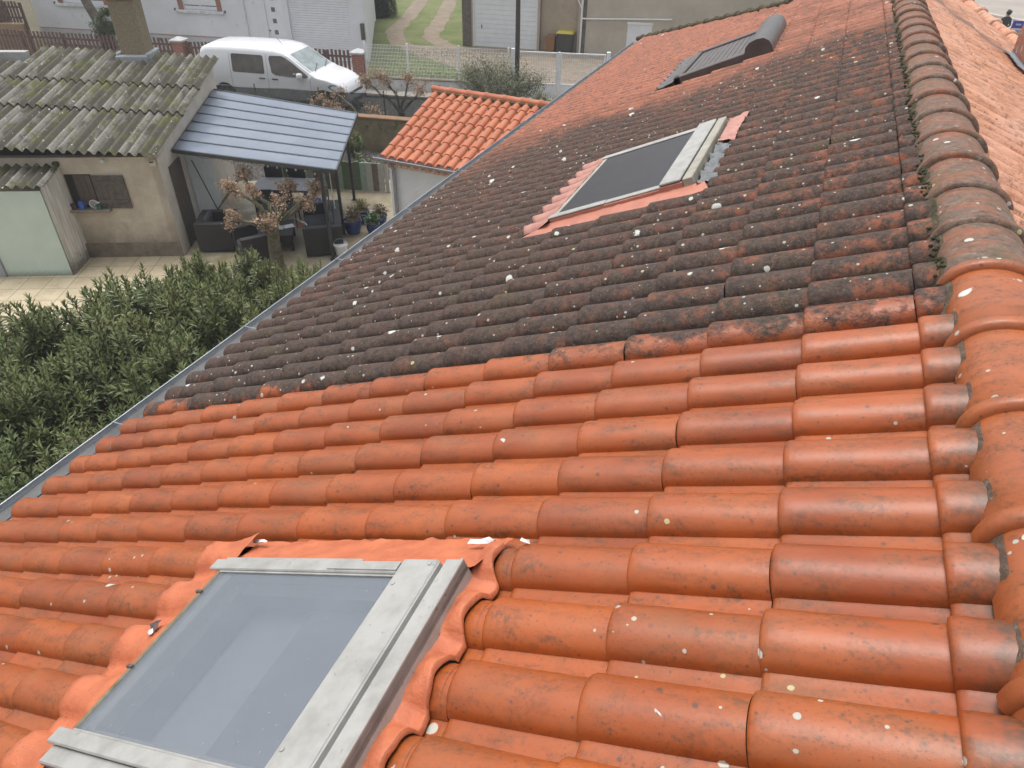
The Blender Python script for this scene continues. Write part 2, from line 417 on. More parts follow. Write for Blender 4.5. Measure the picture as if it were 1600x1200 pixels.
# mossy mortar bed beside the caps
def mortar(side):
    mb = MB(); nn = 1500
    for i in range(nn+1):
        y = -2.4 + i*(15.2/nn); far_ = min(1, max(0, (y-1.3)/.6))
        wv = .010*noise.noise(Vector((y*11, side*3.1, 0))) + .007*noise.noise(Vector((y*45, side, 2))) + (.004+.016*far_)*max(0, noise.noise(Vector((y*4.2, 7+side, 1)))+.25)
        ch_ = crest_y(y, side)
        xo = XA + side*(.149+.010*far_+wv*(.5+.4*far_)); xi = XA+side*.137; xm = XA+side*(.145+wv*.4)
        zo = ZA-abs(xo-XA)*math.tan(P)+ch_-.008; zm = max(.022+.5*wv, ZA-abs(xm-XA)*math.tan(P)+ch_+.002); zi = .044
        mb.v += [(xi, y, zi), (xm, y, zm), (xo, y, zo)]
        if i:
            for j in range(2):
                a = (i-1)*3+j; mb.f.append((a, a+1, a+4, a+3))
    mb.c = [.5]*len(mb.v); mb.build('ridge_mortar', m_mortar, house, smooth='all')
def crest_y(y, side):
    ph = 0 if side < 0 else .07
    d = ((y-ph)/B_) - math.floor((y-ph)/B_+.5); d *= B_
    return .058*(1-(d/.076)**2)**.5 - .058 if abs(d) < .076 else -.0588
mortar(-1); mortar(1)
# low ragged moss cushions along the joint, lichen zone only
def blob(mb, c, r, seed, flat=.6, n1=7, n2=9):
    vs = []; fs = []
    for i in range(n1+1):
        th = math.pi*i/n1
        for j in range(n2):
            ph = 2*math.pi*j/n2; d = Vector((math.sin(th)*math.cos(ph), math.sin(th)*math.sin(ph), math.cos(th)))
            rr = r*(1+.45*noise.noise(d*1.7+Vector((seed, seed*.3, 0))))
            vs.append((c[0]+d.x*rr, c[1]+d.y*rr, c[2]+d.z*rr*flat))
    for i in range(n1):
        for j in range(n2): fs.append((i*n2+j, i*n2+(j+1) % n2, (i+1)*n2+(j+1) % n2, (i+1)*n2+j))
    mb.add(vs, fs)
mb = MB()
for i in range(1500):
    y = random.uniform(1.72, 10.5)
    if noise.noise(Vector((y*2.3, 0, 4)))+random.uniform(-.35, .35) < -.12: continue
    dx = .158+random.uniform(-.010, .018)
    blob(mb, (XA-dx, y, ZA-dx*math.tan(P)+crest_y(y, -1)+.0), random.uniform(.003, .0095), i, .8, 4, 6)
m_moss = M('moss', (.085, .082, .034), (.045, .045, .02), 1., 60, bump=1., bd=.01)
mb.build('moss', m_moss, house, smooth='all')

# verge caps at the far skewed end: mossy mortar on the left, cap tiles on the right
def verge(p0, p1, P3, mat_, r, nm):
    (x0, y0), (x1, y1) = p0, p1
    L = math.hypot(x1-x0, y1-y0); n_ = max(1, int(L/.36)); mb = MB(); mb.usec = True
    for i in range(n_):
        q = []
        for j, t_ in enumerate((i/n_, i/n_+.015, (i+.12)/n_, (i+.14)/n_, (i+1)/n_)):
            x = x0+(x1-x0)*t_; y = y0+(y1-y0)*t_
            z = (ZA-abs(x-XA)*math.tan(P)) - .02 if x > XA else x*math.tan(P)-.02
            q.append((x, y, z))
        mb.tube(q, [r*1.0, r*1.22, r*1.22, r, r*.9], 12, c=random.random())
    mb.build(nm, mat_, house, smooth=60)
verge((-1.15, 12.55), (-4.62, 17.25), L3, m_mortar, .055, 'verge_capping')
verge((1.76, 11.06), (1.15, 12.75), R3, m_tile_r, .09, 'verge_capping')
verge((2.6, 9.0), (1.76, 11.06), R3, m_tile_r, .09, 'verge_capping')
# walls
mb = MB(); WT = -2.42
wall_poly = [(-4.38, -3.2), (4.8, -3.2), (4.8, 9.0), (2.55, 9.0), (1.1, 12.6), (.245, 12.7), (-1.1, 12.35), (-4.38, 16.9)]
mb.prism(wall_poly, G, WT)
mb.v += [(XA, -3.2, ZA-.12), (-4.38, -3.2, WT), (4.8, -3.2, WT)]; k = len(mb.v); mb.c += [.5]*3; mb.f.append((k-3, k-2, k-1))
mb.build('wall', m_render_white, house)
# roof deck under the tiles (boards)
mb = MB()
m_board = M('roof_board', (.16, .10, .06), (.12, .075, .05), .9, 10)
def deck(P3, ss, poly_y, h):
    for (a, b, c, d) in poly_y:
        mb.add([P3(a, c, h), P3(b, c, h), P3(b, d, h), P3(a, d, h)], [(0, 1, 2, 3)])
pieces = []
ys = [-3.3] + [v for hh in HOLES for v in (hh[2], hh[3])] + [12.5]
for i in range(0, len(ys)-1):
    if i % 2 == 0: pieces.append((.0-.26, 4.9, ys[i], ys[i+1]))
    else:
        hh = HOLES[i//2]; pieces.append((-.26, hh[0]+.0, ys[i], ys[i+1])); pieces.append((hh[1], 4.9, ys[i], ys[i+1]))
deck(L3, 0, pieces, -.11)
mb.add([L3(1.3, 12.5, -.095), L3(4.9, 12.5, -.095), L3(4.9, 16.9, -.095)], [(0, 1, 2)])
deck(R3, 0, [(0.02, 5, -3.3, 9)], -.1)
mb.add([R3(.02, 9, -.1), R3(2.5, 9, -.1), R3(1.6, 11.0, -.1), R3(.95, 12.6, -.1), R3(.02, 12.8, -.1)], [(0, 1, 2, 3, 4)])
mb.build('roof_deck', m_board, house)

# eaves gutter: half round zinc, sections with seams
mb = MB(); gx, gz_, gr = -4.600, -2.172, .070
prof = [(gx-gr*math.cos(a), gz_-gr*math.sin(a)) for a in [math.pi*i/12 for i in range(13)]]
prof = [(gx-gr-.001+.006*math.cos(a), gz_+.003+.006*math.sin(a)) for a in [math.pi*i/4 for i in range(-1, 7)]][::-1] + prof + [(p[0]*1.0+(.004 if p[0] > gx else -.0), p[1]-.004) for p in prof[::-1]]
mb.v = []; stations = [-3.2+i*.45 for i in range(46)]; stations = [y for y in stations if y < 17.0]+[17.05]
for y in stations:
    off = .003*math.sin(y*2.3)
    for (x, z) in prof: mb.v.append((x+off, y, z+off*.6))
npf = len(prof)
for i in range(len(stations)-1):
    for j in range(npf-1): mb.f.append((i*npf+j, i*npf+j+1, (i+1)*npf+j+1, (i+1)*npf+j))
mb.c = [.5]*len(mb.v)
gut = mb.build('gutter', m_zinc, house, smooth=60)
for i in range(14):
    mb = MB(); y = -2.6+i*1.45
    mb.tube([(gx-(gr+.003)*math.cos(a), y, gz_-(gr+.003)*math.sin(a)) for a in [math.pi*j/10 for j in range(11)]], .006, 6)
    mb.tube([(gx-gr-.003, y, gz_+.012), (gx+gr, y, gz_+.02)], .004, 5)
    mb.build('gutter_bracket', m_zinc, gut, smooth=True)
mb = MB(); n_ = 160
for i in range(n_+1):
    y = -3.2+20.2*i/n_; h = .006*noise.noise(Vector((y*3, 0, 0)))
    mb.v += [(gx-.060, y, gz_-.030+h), (gx, y, gz_-.038+h), (gx+.062, y, gz_-.028+h)]
for i in range(n_): mb.f += [(3*i, 3*i+1, 3*i+4, 3*i+3), (3*i+1, 3*i+2, 3*i+5, 3*i+4)]
mb.c = [.5]*len(mb.v); mb.build('silt', M('gutter_silt', (.085, .085, .088), (.13, .13, .13), .75, 6, bump=.5), gut)
# zinc apron between tile ends and gutter
mb = MB(); mb.add([L3(4.7, -3.2, -.085), L3(4.985, -3.2, -.095), L3(4.985, 17.0, -.095), L3(4.7, 17.0, -.085)], [(0, 1, 2, 3)])
mb.build('eaves_apron', M('dull_zinc', (.22, .23, .245), (.17, .18, .19), .6, 6, metal=.3), gut)

# ------------------------------------------------------------------ skylights (parts of the house)
def lbox(mb, s0, s1, y0, y1, h0, h1, bev=.004):
    """box in roof-plane coordinates"""
    t = MB(); t.box(s0, s1, y0, y1, h0, h1, bev)
    return mb.add([L3(p[0], p[1], p[2]) for p in t.v], [f[::-1] for f in t.f])
def crest_h(y):
    """height of the tile surface across the slope"""
    d = (y/B_) - math.floor(y/B_ + .5)
    d *= B_
    if abs(d) < .076: return .058*(1-(d/.076)**2)**.5 - .058
    return -.0588
def drape(mb, s0, s1, y0, y1, lift, wave=.02, nx=10, thick=.004, seed=0, fall=0, yslack=0.):
    """a lead-like sheet pressed over the barrels, ragged outer (s1) edge"""
    ny = int((y1-y0)/.012)+1; rows = []
    for j in range(ny+1):
        y = y0+(y1-y0)*j/ny; row = []
        e = s1 + wave*math.cos((y/B_)*2*math.pi) + .02*noise.noise(Vector((y*14, seed, 0)))
        for i in range(nx+1):
            t_ = i/nx; s = s0+(e-s0)*t_
            f = min(1, t_*1.6+.12)
            h = (1-f)*lift + f*(crest_h(y)*(1.-.25*(1-t_)) + .016) + .004*noise.noise(Vector((s*30, y*30, seed)))*(1+t_)
            row.append(L3(s, y, h))
        row.append(L3(e+.002, y, crest_h(y)-.004)); rows.append(row)
    k = len(mb.v); n_ = nx+2
    for r in rows: mb.v += r
    mb.c += [.5]*(len(mb.v)-len(mb.c))
    for j in range(ny):
        for i in range(n_-1):
            a = k+j*n_+i; mb.f.append((a, a+1, a+n_+1, a+n_))
def strip_sheet(mb, pts, w, seed, rough=.006):
    """crumpled sheet: pts = list of ((s,y,h) inner, (s,y,h) outer)"""
    nu = 46; nv = w
    k = len(mb.v)
    for i in range(nu+1):
        t_ = i/nu*(len(pts)-1); a = min(int(t_), len(pts)-2); f = t_-a
        pi = [pts[a][0][q]*(1-f)+pts[a+1][0][q]*f for q in range(3)]; po = [pts[a][1][q]*(1-f)+pts[a+1][1][q]*f for q in range(3)]
        for j in range(nv+1):
            g = j/nv; s, y, h = [pi[q]*(1-g)+po[q]*g for q in range(3)]
            d = noise.noise(Vector((s*22, y*22, seed)))*rough*2 + noise.noise(Vector((s*60, y*18, seed+3)))*rough
            mb.v.append(L3(s, y, h+d)); mb.c.append(.5)
    for i in range(nu):
        for j in range(nv):
            a = k+i*(nv+1)+j; mb.f.append((a, a+1, a+nv+2, a+nv+1))

# near skylight
mb = MB()   # curb
for (a, b, c, d) in ((1.20, 2.26, .30, .335), (1.20, 2.26, -.40, -.365), (1.20, 1.24, -.40, .335), (2.225, 2.26, -.40, .335)):
    lbox(mb, a, b, c, d, -.09, .035)
sk1 = mb.build('skylight', m_alu2, house, smooth=30)
tag(sk1, label='nearest skylight with dirty glass and grey aluminium covers')
mb = MB(); lbox(mb, 1.40, 2.24, -.355, .285, .040, .046, .001); mb.build('pane', m_glass, sk1)
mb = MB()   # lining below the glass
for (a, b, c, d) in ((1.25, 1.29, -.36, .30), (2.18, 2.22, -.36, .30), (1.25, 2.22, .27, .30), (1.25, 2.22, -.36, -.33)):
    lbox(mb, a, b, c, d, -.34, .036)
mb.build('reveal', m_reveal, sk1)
mb = MB(); lbox(mb, 1.26, 1.80, -.33, .262, -.075, -.065, .003); mb.build('reflection_panel', m_reflection_dark, sk1)  # added dark panel standing in for the darker reflection in the glass
mb = MB(); lbox(mb, 1.26, 2.18, -.33, .262, -.125, -.11, .001); mb.build('reflection_panel', M('pale_reflection', (.47, .49, .51), (.42, .44, .46), .7, 3), sk1)  # added pale panel standing in for the bright reflected band
mb = MB(); lbox(mb, 2.12, 2.178, -.328, .262, -.10, .0, .002); lbox(mb, 1.29, 2.12, .215, .268, -.06, .0, .002); mb.build('reveal_shade', M('reveal_shade_grey', (.20, .19, .20), (.17, .16, .17), .5, 5), sk1)  # added grey strips standing in for shade along the reveal
mb = MB(); lbox(mb, 1.275, 1.405, -.43, .33, .050, .064, .004); lbox(mb, 1.271, 1.281, -.43, .33, .02, .058, .003)
for (ss, yy) in ((1.385, -.29), (1.385, .23), (1.295, .31)): 
    t = MB(); t.lathe([(.007, .064), (.007, .067), (.003, .068)], ss, yy, 10); mb.add([L3(*p) for p in t.v], t.f)
mb.build('cover', m_alu, sk1, smooth=30)
mb = MB(); lbox(mb, 1.196, 1.262, -.43, .345, .010, .050, .004); lbox(mb, 1.196, 1.206, -.43, .345, -.04, .055, .003); mb.build('hood', m_alu, sk1, smooth=30)
mb = MB(); lbox(mb, 1.41, 2.30, .275, .325, .048, .060); lbox(mb, 1.60, 2.28, .285, .350, .030, .044); lbox(mb, 1.41, 2.24, .268, .276, .045, .052, .001)
lbox(mb, 1.41, 1.70, .283, .318, .0605, .064, .001)
mb.build('cover', m_alu, sk1, smooth=30)
mb = MB(); lbox(mb, 1.40, 2.30, -.405, -.355, .048, .060); lbox(mb, 1.60, 2.28, -.455, -.40, .020, .044); lbox(mb, 1.41, 2.24, -.356, -.348, .045, .052, .001)
mb.build('cover', m_alu, sk1, smooth=30)
mb = MB(); lbox(mb, 2.236, 2.252, -.35, .27, .030, .050, .003); mb.build('seal', m_seal, sk1, smooth=30)
for yy in (-.14, .17):
    mb = MB(); lbox(mb, 2.235, 2.262, yy, yy+.012, .03, .056, .002); mb.build('clip', m_brownmetal, sk1)
mb = MB(); drape(mb, 2.25, 2.53, -.62, .50, .036, -.012, seed=1)
mb.build('flashing', m_flash, sk1, smooth='all')
mb = MB()
strip_sheet(mb, [((1.17, .345, .02), (1.15, .53, -.05)), ((1.5, .335, .035), (1.5, .53, -.05)), ((1.9, .335, .035), (1.9, .53, -.05)), ((2.27, .335, .036), (2.32, .51, -.04))], 7, 5)
drape(mb, 1.205, 1.128, -.62, .45, -.010, .002, seed=9)
strip_sheet(mb, [((1.2, -.42, .03), (1.2, -.5, -.04)), ((1.7, -.42, .03), (1.7, -.52, -.04)), ((2.30, -.42, .036), (2.4, -.52, -.03))], 7, 6)
mb.build('flashing', m_flash, sk1, smooth='all')
# bits of torn paper-backed membrane
mb = MB()
def scrap(mb, c, r, seed, el=2.2, ang=0):
    n_ = 9; vs = [L3(c[0], c[1], c[2]+.006)]
    for i in range(n_):
        a = 2*math.pi*i/n_; rr = r*(.7+.6*abs(noise.noise(Vector((i*1.7, seed, 0)))))
        dx, dy = rr*el*math.cos(a), rr*math.sin(a)
        vs.append(L3(c[0]+dx*math.cos(ang)-dy*math.sin(ang), c[1]+dx*math.sin(ang)+dy*math.cos(ang), c[2]+.012*noise.noise(Vector((i*.9, seed, 5)))))
    mb.add(vs, [(0, i+1, (i+1) % n_+1) for i in range(n_)])
for a_ in (((2.26, .475, .0), .015, 1, 3.6), ((1.22, .47, .0), .016, 2, 4.2, -.05), ((1.06, .465, .004), .010, 4, 2.8, .3)):
    mb = MB(); scrap(mb, *a_); mb.build('torn_membrane', m_white_sheet, sk1)
mb = MB(); scrap(mb, (2.345, .035, .036), .022, 8, 1.5, .5); mb.build('torn_membrane', m_darkcloth, sk1)
mb = MB(); scrap(mb, (2.34, .008, .034), .013, 11, 1.8, .4); mb.build('torn_membrane', m_white_sheet, sk1)

# middle skylight
y0, y1 = 3.76, 5.22
mb = MB()
for (a, b, c, d) in ((1.22, 2.24, y1-.06, y1), (1.22, 2.24, y0, y0+.06), (1.22, 1.27, y0, y1), (2.19, 2.24, y0, y1)): lbox(mb, a, b, c, d, -.09, .045)
sk2 = mb.build('skylight', m_alu2, house, smooth=30); tag(sk2, label='middle skylight, dark pane in a worn frame amid the lichen')
mb = MB(); lbox(mb, 1.36, 2.20, y0+.05, y1-.05, .040, .046, .001); mb.build('pane', m_glass_dark, sk2)
mb = MB(); lbox(mb, 1.34, 2.25, y1-.065, y1+.02, .045, .055); mb.build('cover', m_alu, sk2, smooth=30)
mb = MB(); lbox(mb, 1.80, 2.25, y0-.02, y0+.055, .045, .057); lbox(mb, 1.34, 1.797, y0-.012, y0+.05, .043, .055); mb.build('cover', m_alu, sk2, smooth=30)
mb = MB(); lbox(mb, 1.25, 1.395, y0-.02, y1+.02, .058, .078, .006); mb.build('hood', m_alu, sk2, smooth=30)
mb = MB(); lbox(mb, 1.17, 1.238, y0-.02, y1+.02, .0, .072, .006); mb.build('hood', m_alu2, sk2, smooth=30)
mb = MB(); lbox(mb, 1.24, 1.4, y0-.024, y0-.002, -.03, .054, .003); lbox(mb, 1.4, 2.24, y0-.022, y0-.002, -.05, .042, .003); mb.build('side_flashing', m_flash2, sk2, smooth=30)
mb = MB(); drape(mb, 2.24, 2.46, y0-.06, y1+.10, .030, .012, seed=4); mb.build('flashing', m_flash_pink, sk2, smooth='all')
mb = MB(); strip_sheet(mb, [((1.10, y0-.02, 0), (1.06, y0-.125, -.03)), ((1.7, y0-.02, 0), (1.7, y0-.125, -.035)), ((2.25, y0-.02, .0), (2.50, y0-.125, -.035))], 6, 2, .003)
mb.build('flashing', m_flash2, sk2, smooth='all')
mb = MB(); strip_sheet(mb, [((1.16, y1+.02, 0.01), (1.08, y1+.12, -.01)), ((1.7, y1+.02, 0.01), (1.7, y1+.10, -.01)), ((2.25, y1+.02, .03), (2.3, y1+.1, -.02))], 6, 3, .006)
strip_sheet(mb, [((1.15, 4.62, .02), (1.03, 4.62, .0)), ((1.15, 4.95, .02), (1.04, 4.95, .0)), ((1.15, 5.24, .02), (1.02, 5.42, .0))], 6, 13, .008)
mb.build('flashing', m_flash_pink, sk2, smooth='all')
m_leadcrump = M('crumpled_lead', (.36, .38, .39), (.24, .25, .26), .5, 30, metal=.5, bump=.9, bd=.02)
mb = MB(); strip_sheet(mb, [((1.15, y0-.05, .0), (1.04, y0+.02, -.03)), ((1.15, 4.2, .01), (1.07, 4.2, -.02)), ((1.15, 4.62, .01), (1.05, 4.62, -.02))], 6, 17, .016); mb.build('flashing', m_leadcrump, sk2, smooth='all')

_o = L3(0, 0, -.020); sk2.location = _o
for c_ in sk2.children:
    if c_.name.startswith('flashing'): c_.location = L3(0, 0, .020)
# far skylight with a roller shutter
y0, y1 = 8.32, 10.0
mb = MB()
for (a, b, c, d) in ((1.25, 2.28, y1-.10, y1), (1.25, 2.28, y0, y0+.12), (2.2, 2.28, y0, y1)): lbox(mb, a, b, c, d, -.08, .075, .01)
sk3 = mb.build('skylight', m_brownmetal, house, smooth=30); tag(sk3, label='farthest skylight, brown, with a rounded roller shutter box')
mb = MB(); lbox(mb, 1.30, 2.22, y0+.10, y1-.08, .02, .03, .001)
mb.build('pane', m_glass_dark, sk3)
mb = MB()
for i in range(12): lbox(mb, 1.33+i*.072, 1.33+i*.072+.066, y0+.13, y1-.11, .040, .050, .004)
mb.build('roller_shutter', m_brownmetal, sk3, smooth=30)
mb = MB(); prof = [(1.40, -.05), (1.43, .06), (1.40, .13), (1.35, .165), (1.27, .178), (1.19, .165), (1.14, .12), (1.12, .06), (1.12, -.05)]
k_ = len(prof); mb.add([L3(s, yy, h) for yy in (y0-.03, y1+.05) for s, h in prof], [(i, i+1, k_+i+1, k_+i) for i in range(k_-1)]+[tuple(range(k_-1, -1, -1)), tuple(range(k_, 2*k_))])
mb.build('shutter_box', M('grey_brown_box', (.09, .083, .08), (.12, .112, .108), .4, 9, metal=.4, bump=0), sk3, smooth=50)
mb = MB(); drape(mb, 2.28, 2.50, y0-.1, y1+.1, .03, .02, seed=6); mb.build('flashing', M('dark_apron', (.10, .09, .09), (.14, .13, .13), .5, 9), sk3, smooth='all')

sk3.location = L3(0, 0, -.022)
for c_ in sk3.children:
    if c_.name.startswith('flashing'): c_.location = L3(0, 0, .022)
# our chimney at the right, with its lead collar
m_chbrick = None
def brick_mat(name, c1, c2, cm, scale=1, bw=.22, rh=.065, order='xz', lichen=None, y_order=None):
    k = N(name)
    v = k.t.nodes.new('ShaderNodeCombineXYZ'); x = k.xyz()
    k.t.links.new(k.math('ADD', x[0], x[1]), v.inputs[0]); k.t.links.new(x[2], v.inputs[1])
    col, fac = k.brick(scale, bw, rh, .012, v.outputs[0], .5, c1, c2, cm)
    col = k.mix(k.mp(k.noise(7, 5, .65), .45, .7, 0, .6), col, tuple(a*.55 for a in c1))
    if lichen: col = k.mix(k.mp(k.noise(16, 5, .7), .58, .64), col, lichen)
    k.set('Base Color', col).set('Roughness', .85).bump(k.math('ADD', k.math('MULTIPLY', fac, -1), k.math('MULTIPLY', k.noise(60, 3, .6), .3)), .5, .008); return k.m
m_chbrick = brick_mat('chimney_brick', (.40, .12, .06), (.30, .08, .05), (.23, .17, .13), lichen=(.42, .40, .36))
mb = MB(); zt = 1.0
zb = ZA-(CH[1]-XA)*math.tan(P)-.1
mb.box(CH[0], CH[1], CH[2], CH[3], zb, zt, .006); ch = mb.build('chimney', m_chbrick, house)
mb = MB(); mb.box(CH[0]-.05, CH[1]+.05, CH[2]-.05, CH[3]+.05, zt, zt+.07, .01); mb.build('coping', M('concrete', (.32, .31, .28), (.24, .23, .20), .9, 8, bump=.4), ch)
mb = MB(); off = .05
def zr(x): return ZA-(x-XA)*math.tan(P)
def collar(x0, x1, y0, y1, r):
    path = [(x0, y1), (x0, y0), (x1, y0)]
    for (a, b) in ((0, 1), (1, 2)):
        n_ = 14; k = len(mb.v)
        for i in range(n_+1):
            f = i/n_; x = path[a][0]*(1-f)+path[b][0]*f; y = path[a][1]*(1-f)+path[b][1]*f
            nx, ny = (-1, 0) if a == 0 else (0, -1)
            wv = .004*math.sin(i*1.9)
            mb.v += [(x+nx*.008, y+ny*.008, zr(x)+.05), (x+nx*.012, y+ny*.012, zr(x)+.022), (x+nx*(r+wv), y+ny*(r+wv), zr(x+nx*r)+.022)]
        for i in range(n_):
            for j in range(2): q = k+i*3+j; mb.f.append((q, q+1, q+4, q+3))
collar(CH[0], CH[1], CH[2], CH[3], .085); mb.c = [.5]*len(mb.v)
mb.build('lead_collar', M('lead', (.17, .19, .22), (.25, .27, .30), .5, 8, metal=.3, bump=.2), ch, smooth='all')

# ------------------------------------------------------------------ frames of reference around the yard
YO = (-12.1124, 9.2914); YA = R_(26)
def Y(u, v, h=0): return (YO[0]+u*math.cos(YA)-v*math.sin(YA), YO[1]+u*math.sin(YA)+v*math.cos(YA), G+h)
def along(org, ang, a, b=0, h=0): return (org[0]+a*math.cos(ang)-b*math.sin(ang), org[1]+a*math.sin(ang)+b*math.cos(ang), G+h)

# ------------------------------------------------------------------ ground
def sheet(name, pts, z, mat_, sub=None, kind='structure'):
    mb = MB(); mb.add([(p[0], p[1], z) for p in pts], [tuple(range(len(pts)))]); o = mb.build(name, mat_); tag(o, kind=kind); return o
k = N('earth'); c = k.mix(k.mp(k.noise(.35, 6, .65), .35, .65), (.115, .090, .060), (.075, .082, .036)); c = k.mix(k.mp(k.noise(5, 6, .7), .45, .65, 0, .6), c, (.16, .135, .10))
k.set('Base Color', c).set('Roughness', .95).bump(k.noise(14, 6, .7), .8, .05); m_earth = k.m
k = N('lawn'); c = k.mix(k.mp(k.noise(.9, 6, .7), .38, .62), (.115, .165, .045), (.20, .215, .085)); c = k.mix(k.mp(k.noise(6, 5, .8), .5, .72, 0, .7), c, (.22, .185, .11))
k.set('Base Color', c).set('Roughness', 1.).bump(k.noise(30, 5, .8), 1., .06); m_lawn = k.m
k = N('track'); c = k.mix(k.mp(k.noise(2.2, 6, .7), .35, .65), (.27, .215, .16), (.18, .145, .105)); k.set('Base Color', c).set('Roughness', .97).bump(k.noise(18, 5, .7), .6, .03); m_track = k.m
k = N('asphalt'); c = k.mix(k.mp(k.noise(1.1, 6, .7), .35, .65), (.17, .165, .155), (.12, .118, .11)); k.set('Base Color', c).set('Roughness', .85).bump(k.noise(90, 3, .7), .4, .008); m_asph = k.m
k = N('pale_asphalt'); c = k.mix(k.mp(k.noise(.5, 6, .7), .35, .65), (.36, .32, .28), (.29, .26, .225)); k.set('Base Color', c).set('Roughness', .85).bump(k.noise(60, 3, .7), .3, .008); m_pale = k.m
k = N('patio'); c = k.mix(k.mp(k.noise(.8, 6, .68), .36, .62), (.36, .31, .24), (.25, .205, .12)); c = k.mix(k.mp(k.noise(1.7, 5, .8), .5, .68, 0, .75), c, (.17, .15, .062)); c = k.mix(k.mp(k.noise(9, 4, .7), .56, .7, 0, .5), c, (.44, .40, .34))
k.set('Base Color', c).set('Roughness', k.mp(k.noise(2, 3, .6), .4, .6, .35, .8)).bump(k.noise(40, 4, .7), .2, .006); m_patio = k.m
k = N('cream_slab'); col, fac = k.brick(1, .46, .46, .008, k.swz('xy'), 0, (.56, .475, .33), (.49, .41, .275), (.24, .20, .13))
c = k.mix(k.mp(k.noise(2.5, 6, .75), .46, .66, 0, .7), col, (.34, .275, .17)); k.set('Base Color', c).set('Roughness', .8).bump(k.math('MULTIPLY', fac, -1), .5, .006); m_slab = k.m
k = N('gravel_mat'); d, cc = k.vor(28); s2 = k.t.nodes.new('ShaderNodeSeparateColor'); k.t.links.new(cc, s2.inputs[0]); c = k.mix(s2.outputs[0], (.30, .27, .25), (.10, .09, .085)); c = k.mix(k.mp(d, .25, .5), c, (.04, .035, .03))
k.set('Base Color', c).set('Roughness', .95).bump(d, 1., .03); m_gravel = k.m

sheet('ground', [(-260, -160), (200, -160), (200, 330), (-260, 330)], G, m_earth)
def uvsheet(name, uvs, dz, mat_):
    mb = MB(); mb.add([(u, v, 0) for u, v in uvs], [tuple(range(len(uvs)))]); o = mb.build(name, mat_)
    o.location = (YO[0], YO[1], G+dz); o.rotation_euler = (0, 0, YA); tag(o, kind='structure'); return o
uvsheet('terrace', [(-6, -6.5), (.22, -6.5), (.22, .02), (-6, .02)], .012, m_slab)
uvsheet('patio', [(.224, -6.5), (9, -6.5), (9, 4.4), (.1, 4.4), (.02, .2)], .010, m_patio)
uvsheet('gravel_bed', [(-1.2, 4.404), (6.5, 4.404), (6.5, 7.3), (-1.2, 7.3)], .008, m_gravel)
FO = (-15.8, 22.585); FA = R_(15.5)
def F(a, b=0, h=0): return along(FO, FA, a, b, h)
sheet('road', [F(-22, -3.6)[:2], F(30, -3.6)[:2], F(30, -.9)[:2], F(-22, -.9)[:2]], G+.008, m_asph)
mb = MB(); 
o = MB().box(-22, 30, -.9, -.12, .0, .10, .02).build('pavement', m_pale); o.location = (FO[0], FO[1], G); o.rotation_euler = (0, 0, FA); tag(o, kind='structure')
sheet('lawn', [F(-1.2, .1)[:2], F(5.2, .1)[:2], F(5.3, 8.4)[:2], F(3.6, 30)[:2], F(-9, 30)[:2], F(-2.4, 4.5)[:2]], G+.012, m_lawn)
sheet('driveway', [F(5.2, .1)[:2], F(16, .1)[:2], F(16, 8.9)[:2], F(-.2, 8.2)[:2], F(.9, 6.0)[:2], F(3.2, 3.4)[:2]], G+.016, m_track)
def ribbon(name, pts, wd, z, mat_, seed):
    mb = MB(); n_ = 40; vs = []
    for i in range(n_+1):
        t_ = i/n_*(len(pts)-1); a = min(int(t_), len(pts)-2); f = t_-a; f = f*f*(3-2*f)*.4+f*.6
        p = Vector(pts[a])*(1-f)+Vector(pts[a+1])*f
        d = (Vector(pts[a+1])-Vector(pts[a])).normalized(); nrm = Vector((-d.y, d.x))
        w_ = wd*(1+.45*noise.noise(Vector((i*.6, seed, 0)))); o_ = .12*noise.noise(Vector((i*.8, seed, 3)))
        vs += [tuple(p+nrm*(w_+o_))+(z,), tuple(p-nrm*(w_-o_))+(z,)]
    mb.add(vs, [(2*i, 2*i+1, 2*i+3, 2*i+2) for i in range(n_)]); tag(mb.build(name, mat_), kind='structure')
ribbon('dirt_track', [(-25.5, 46), (-24.04, 42.46), (-22.02, 37.18), (-20.5, 32.83), (-19.0, 30.6), (-16.6, 28.9), (-14.5, 27.8)], .42, G+.020, m_track, 1)
ribbon('dirt_track', [(-23.9, 47), (-22.48, 43.3), (-20.02, 37.11), (-18.32, 32.51), (-17.0, 31.2), (-15.2, 30.2)], .42, G+.024, m_track, 2)
# tufts on the lawn
mb = MB(); mb.usec = True
for i in range(9000):
    a = random.uniform(-1.0, 5.1); b = random.uniform(.2, 7.5) if i % 2 else random.uniform(.2, 3)
    if b > 4 and a < -1+.0: continue
    p = F(a, b, .012); hh = random.uniform(.03, .09); an = random.uniform(0, 6.28); l = random.uniform(.008, .02)
    dx, dy = l*math.cos(an), l*math.sin(an)
    mb.add([(p[0]-dx, p[1]-dy, p[2]), (p[0]+dx, p[1]+dy, p[2]), (p[0]+random.uniform(-.03, .03), p[1]+random.uniform(-.03, .03), p[2]+hh)], [(0, 1, 2)], random.random())
k = N('grass_blade'); k.set('Base Color', k.mix(k.attr('rnd'), (.10, .16, .035), (.27, .27, .10))).set('Roughness', .8)
tag(mb.build('grass', k.m), 'short green grass tufts behind the white mesh fence', 'grass', kind='stuff')
# far road at the upper right
sheet('road', [(-2, 50.5), (60, 40), (64, 56), (-2, 66)], G+.008, m_pale)
mb = MB(); mb.box(-40, 40, -.12, .12, 0, .13, .02); o = mb.build('kerb', M('kerb_stone', (.5, .47, .42), (.42, .4, .36), .8, 5)); o.location = (9, 52.1, G); o.rotation_euler = (0, 0, R_(-50)); tag(o, kind='structure')

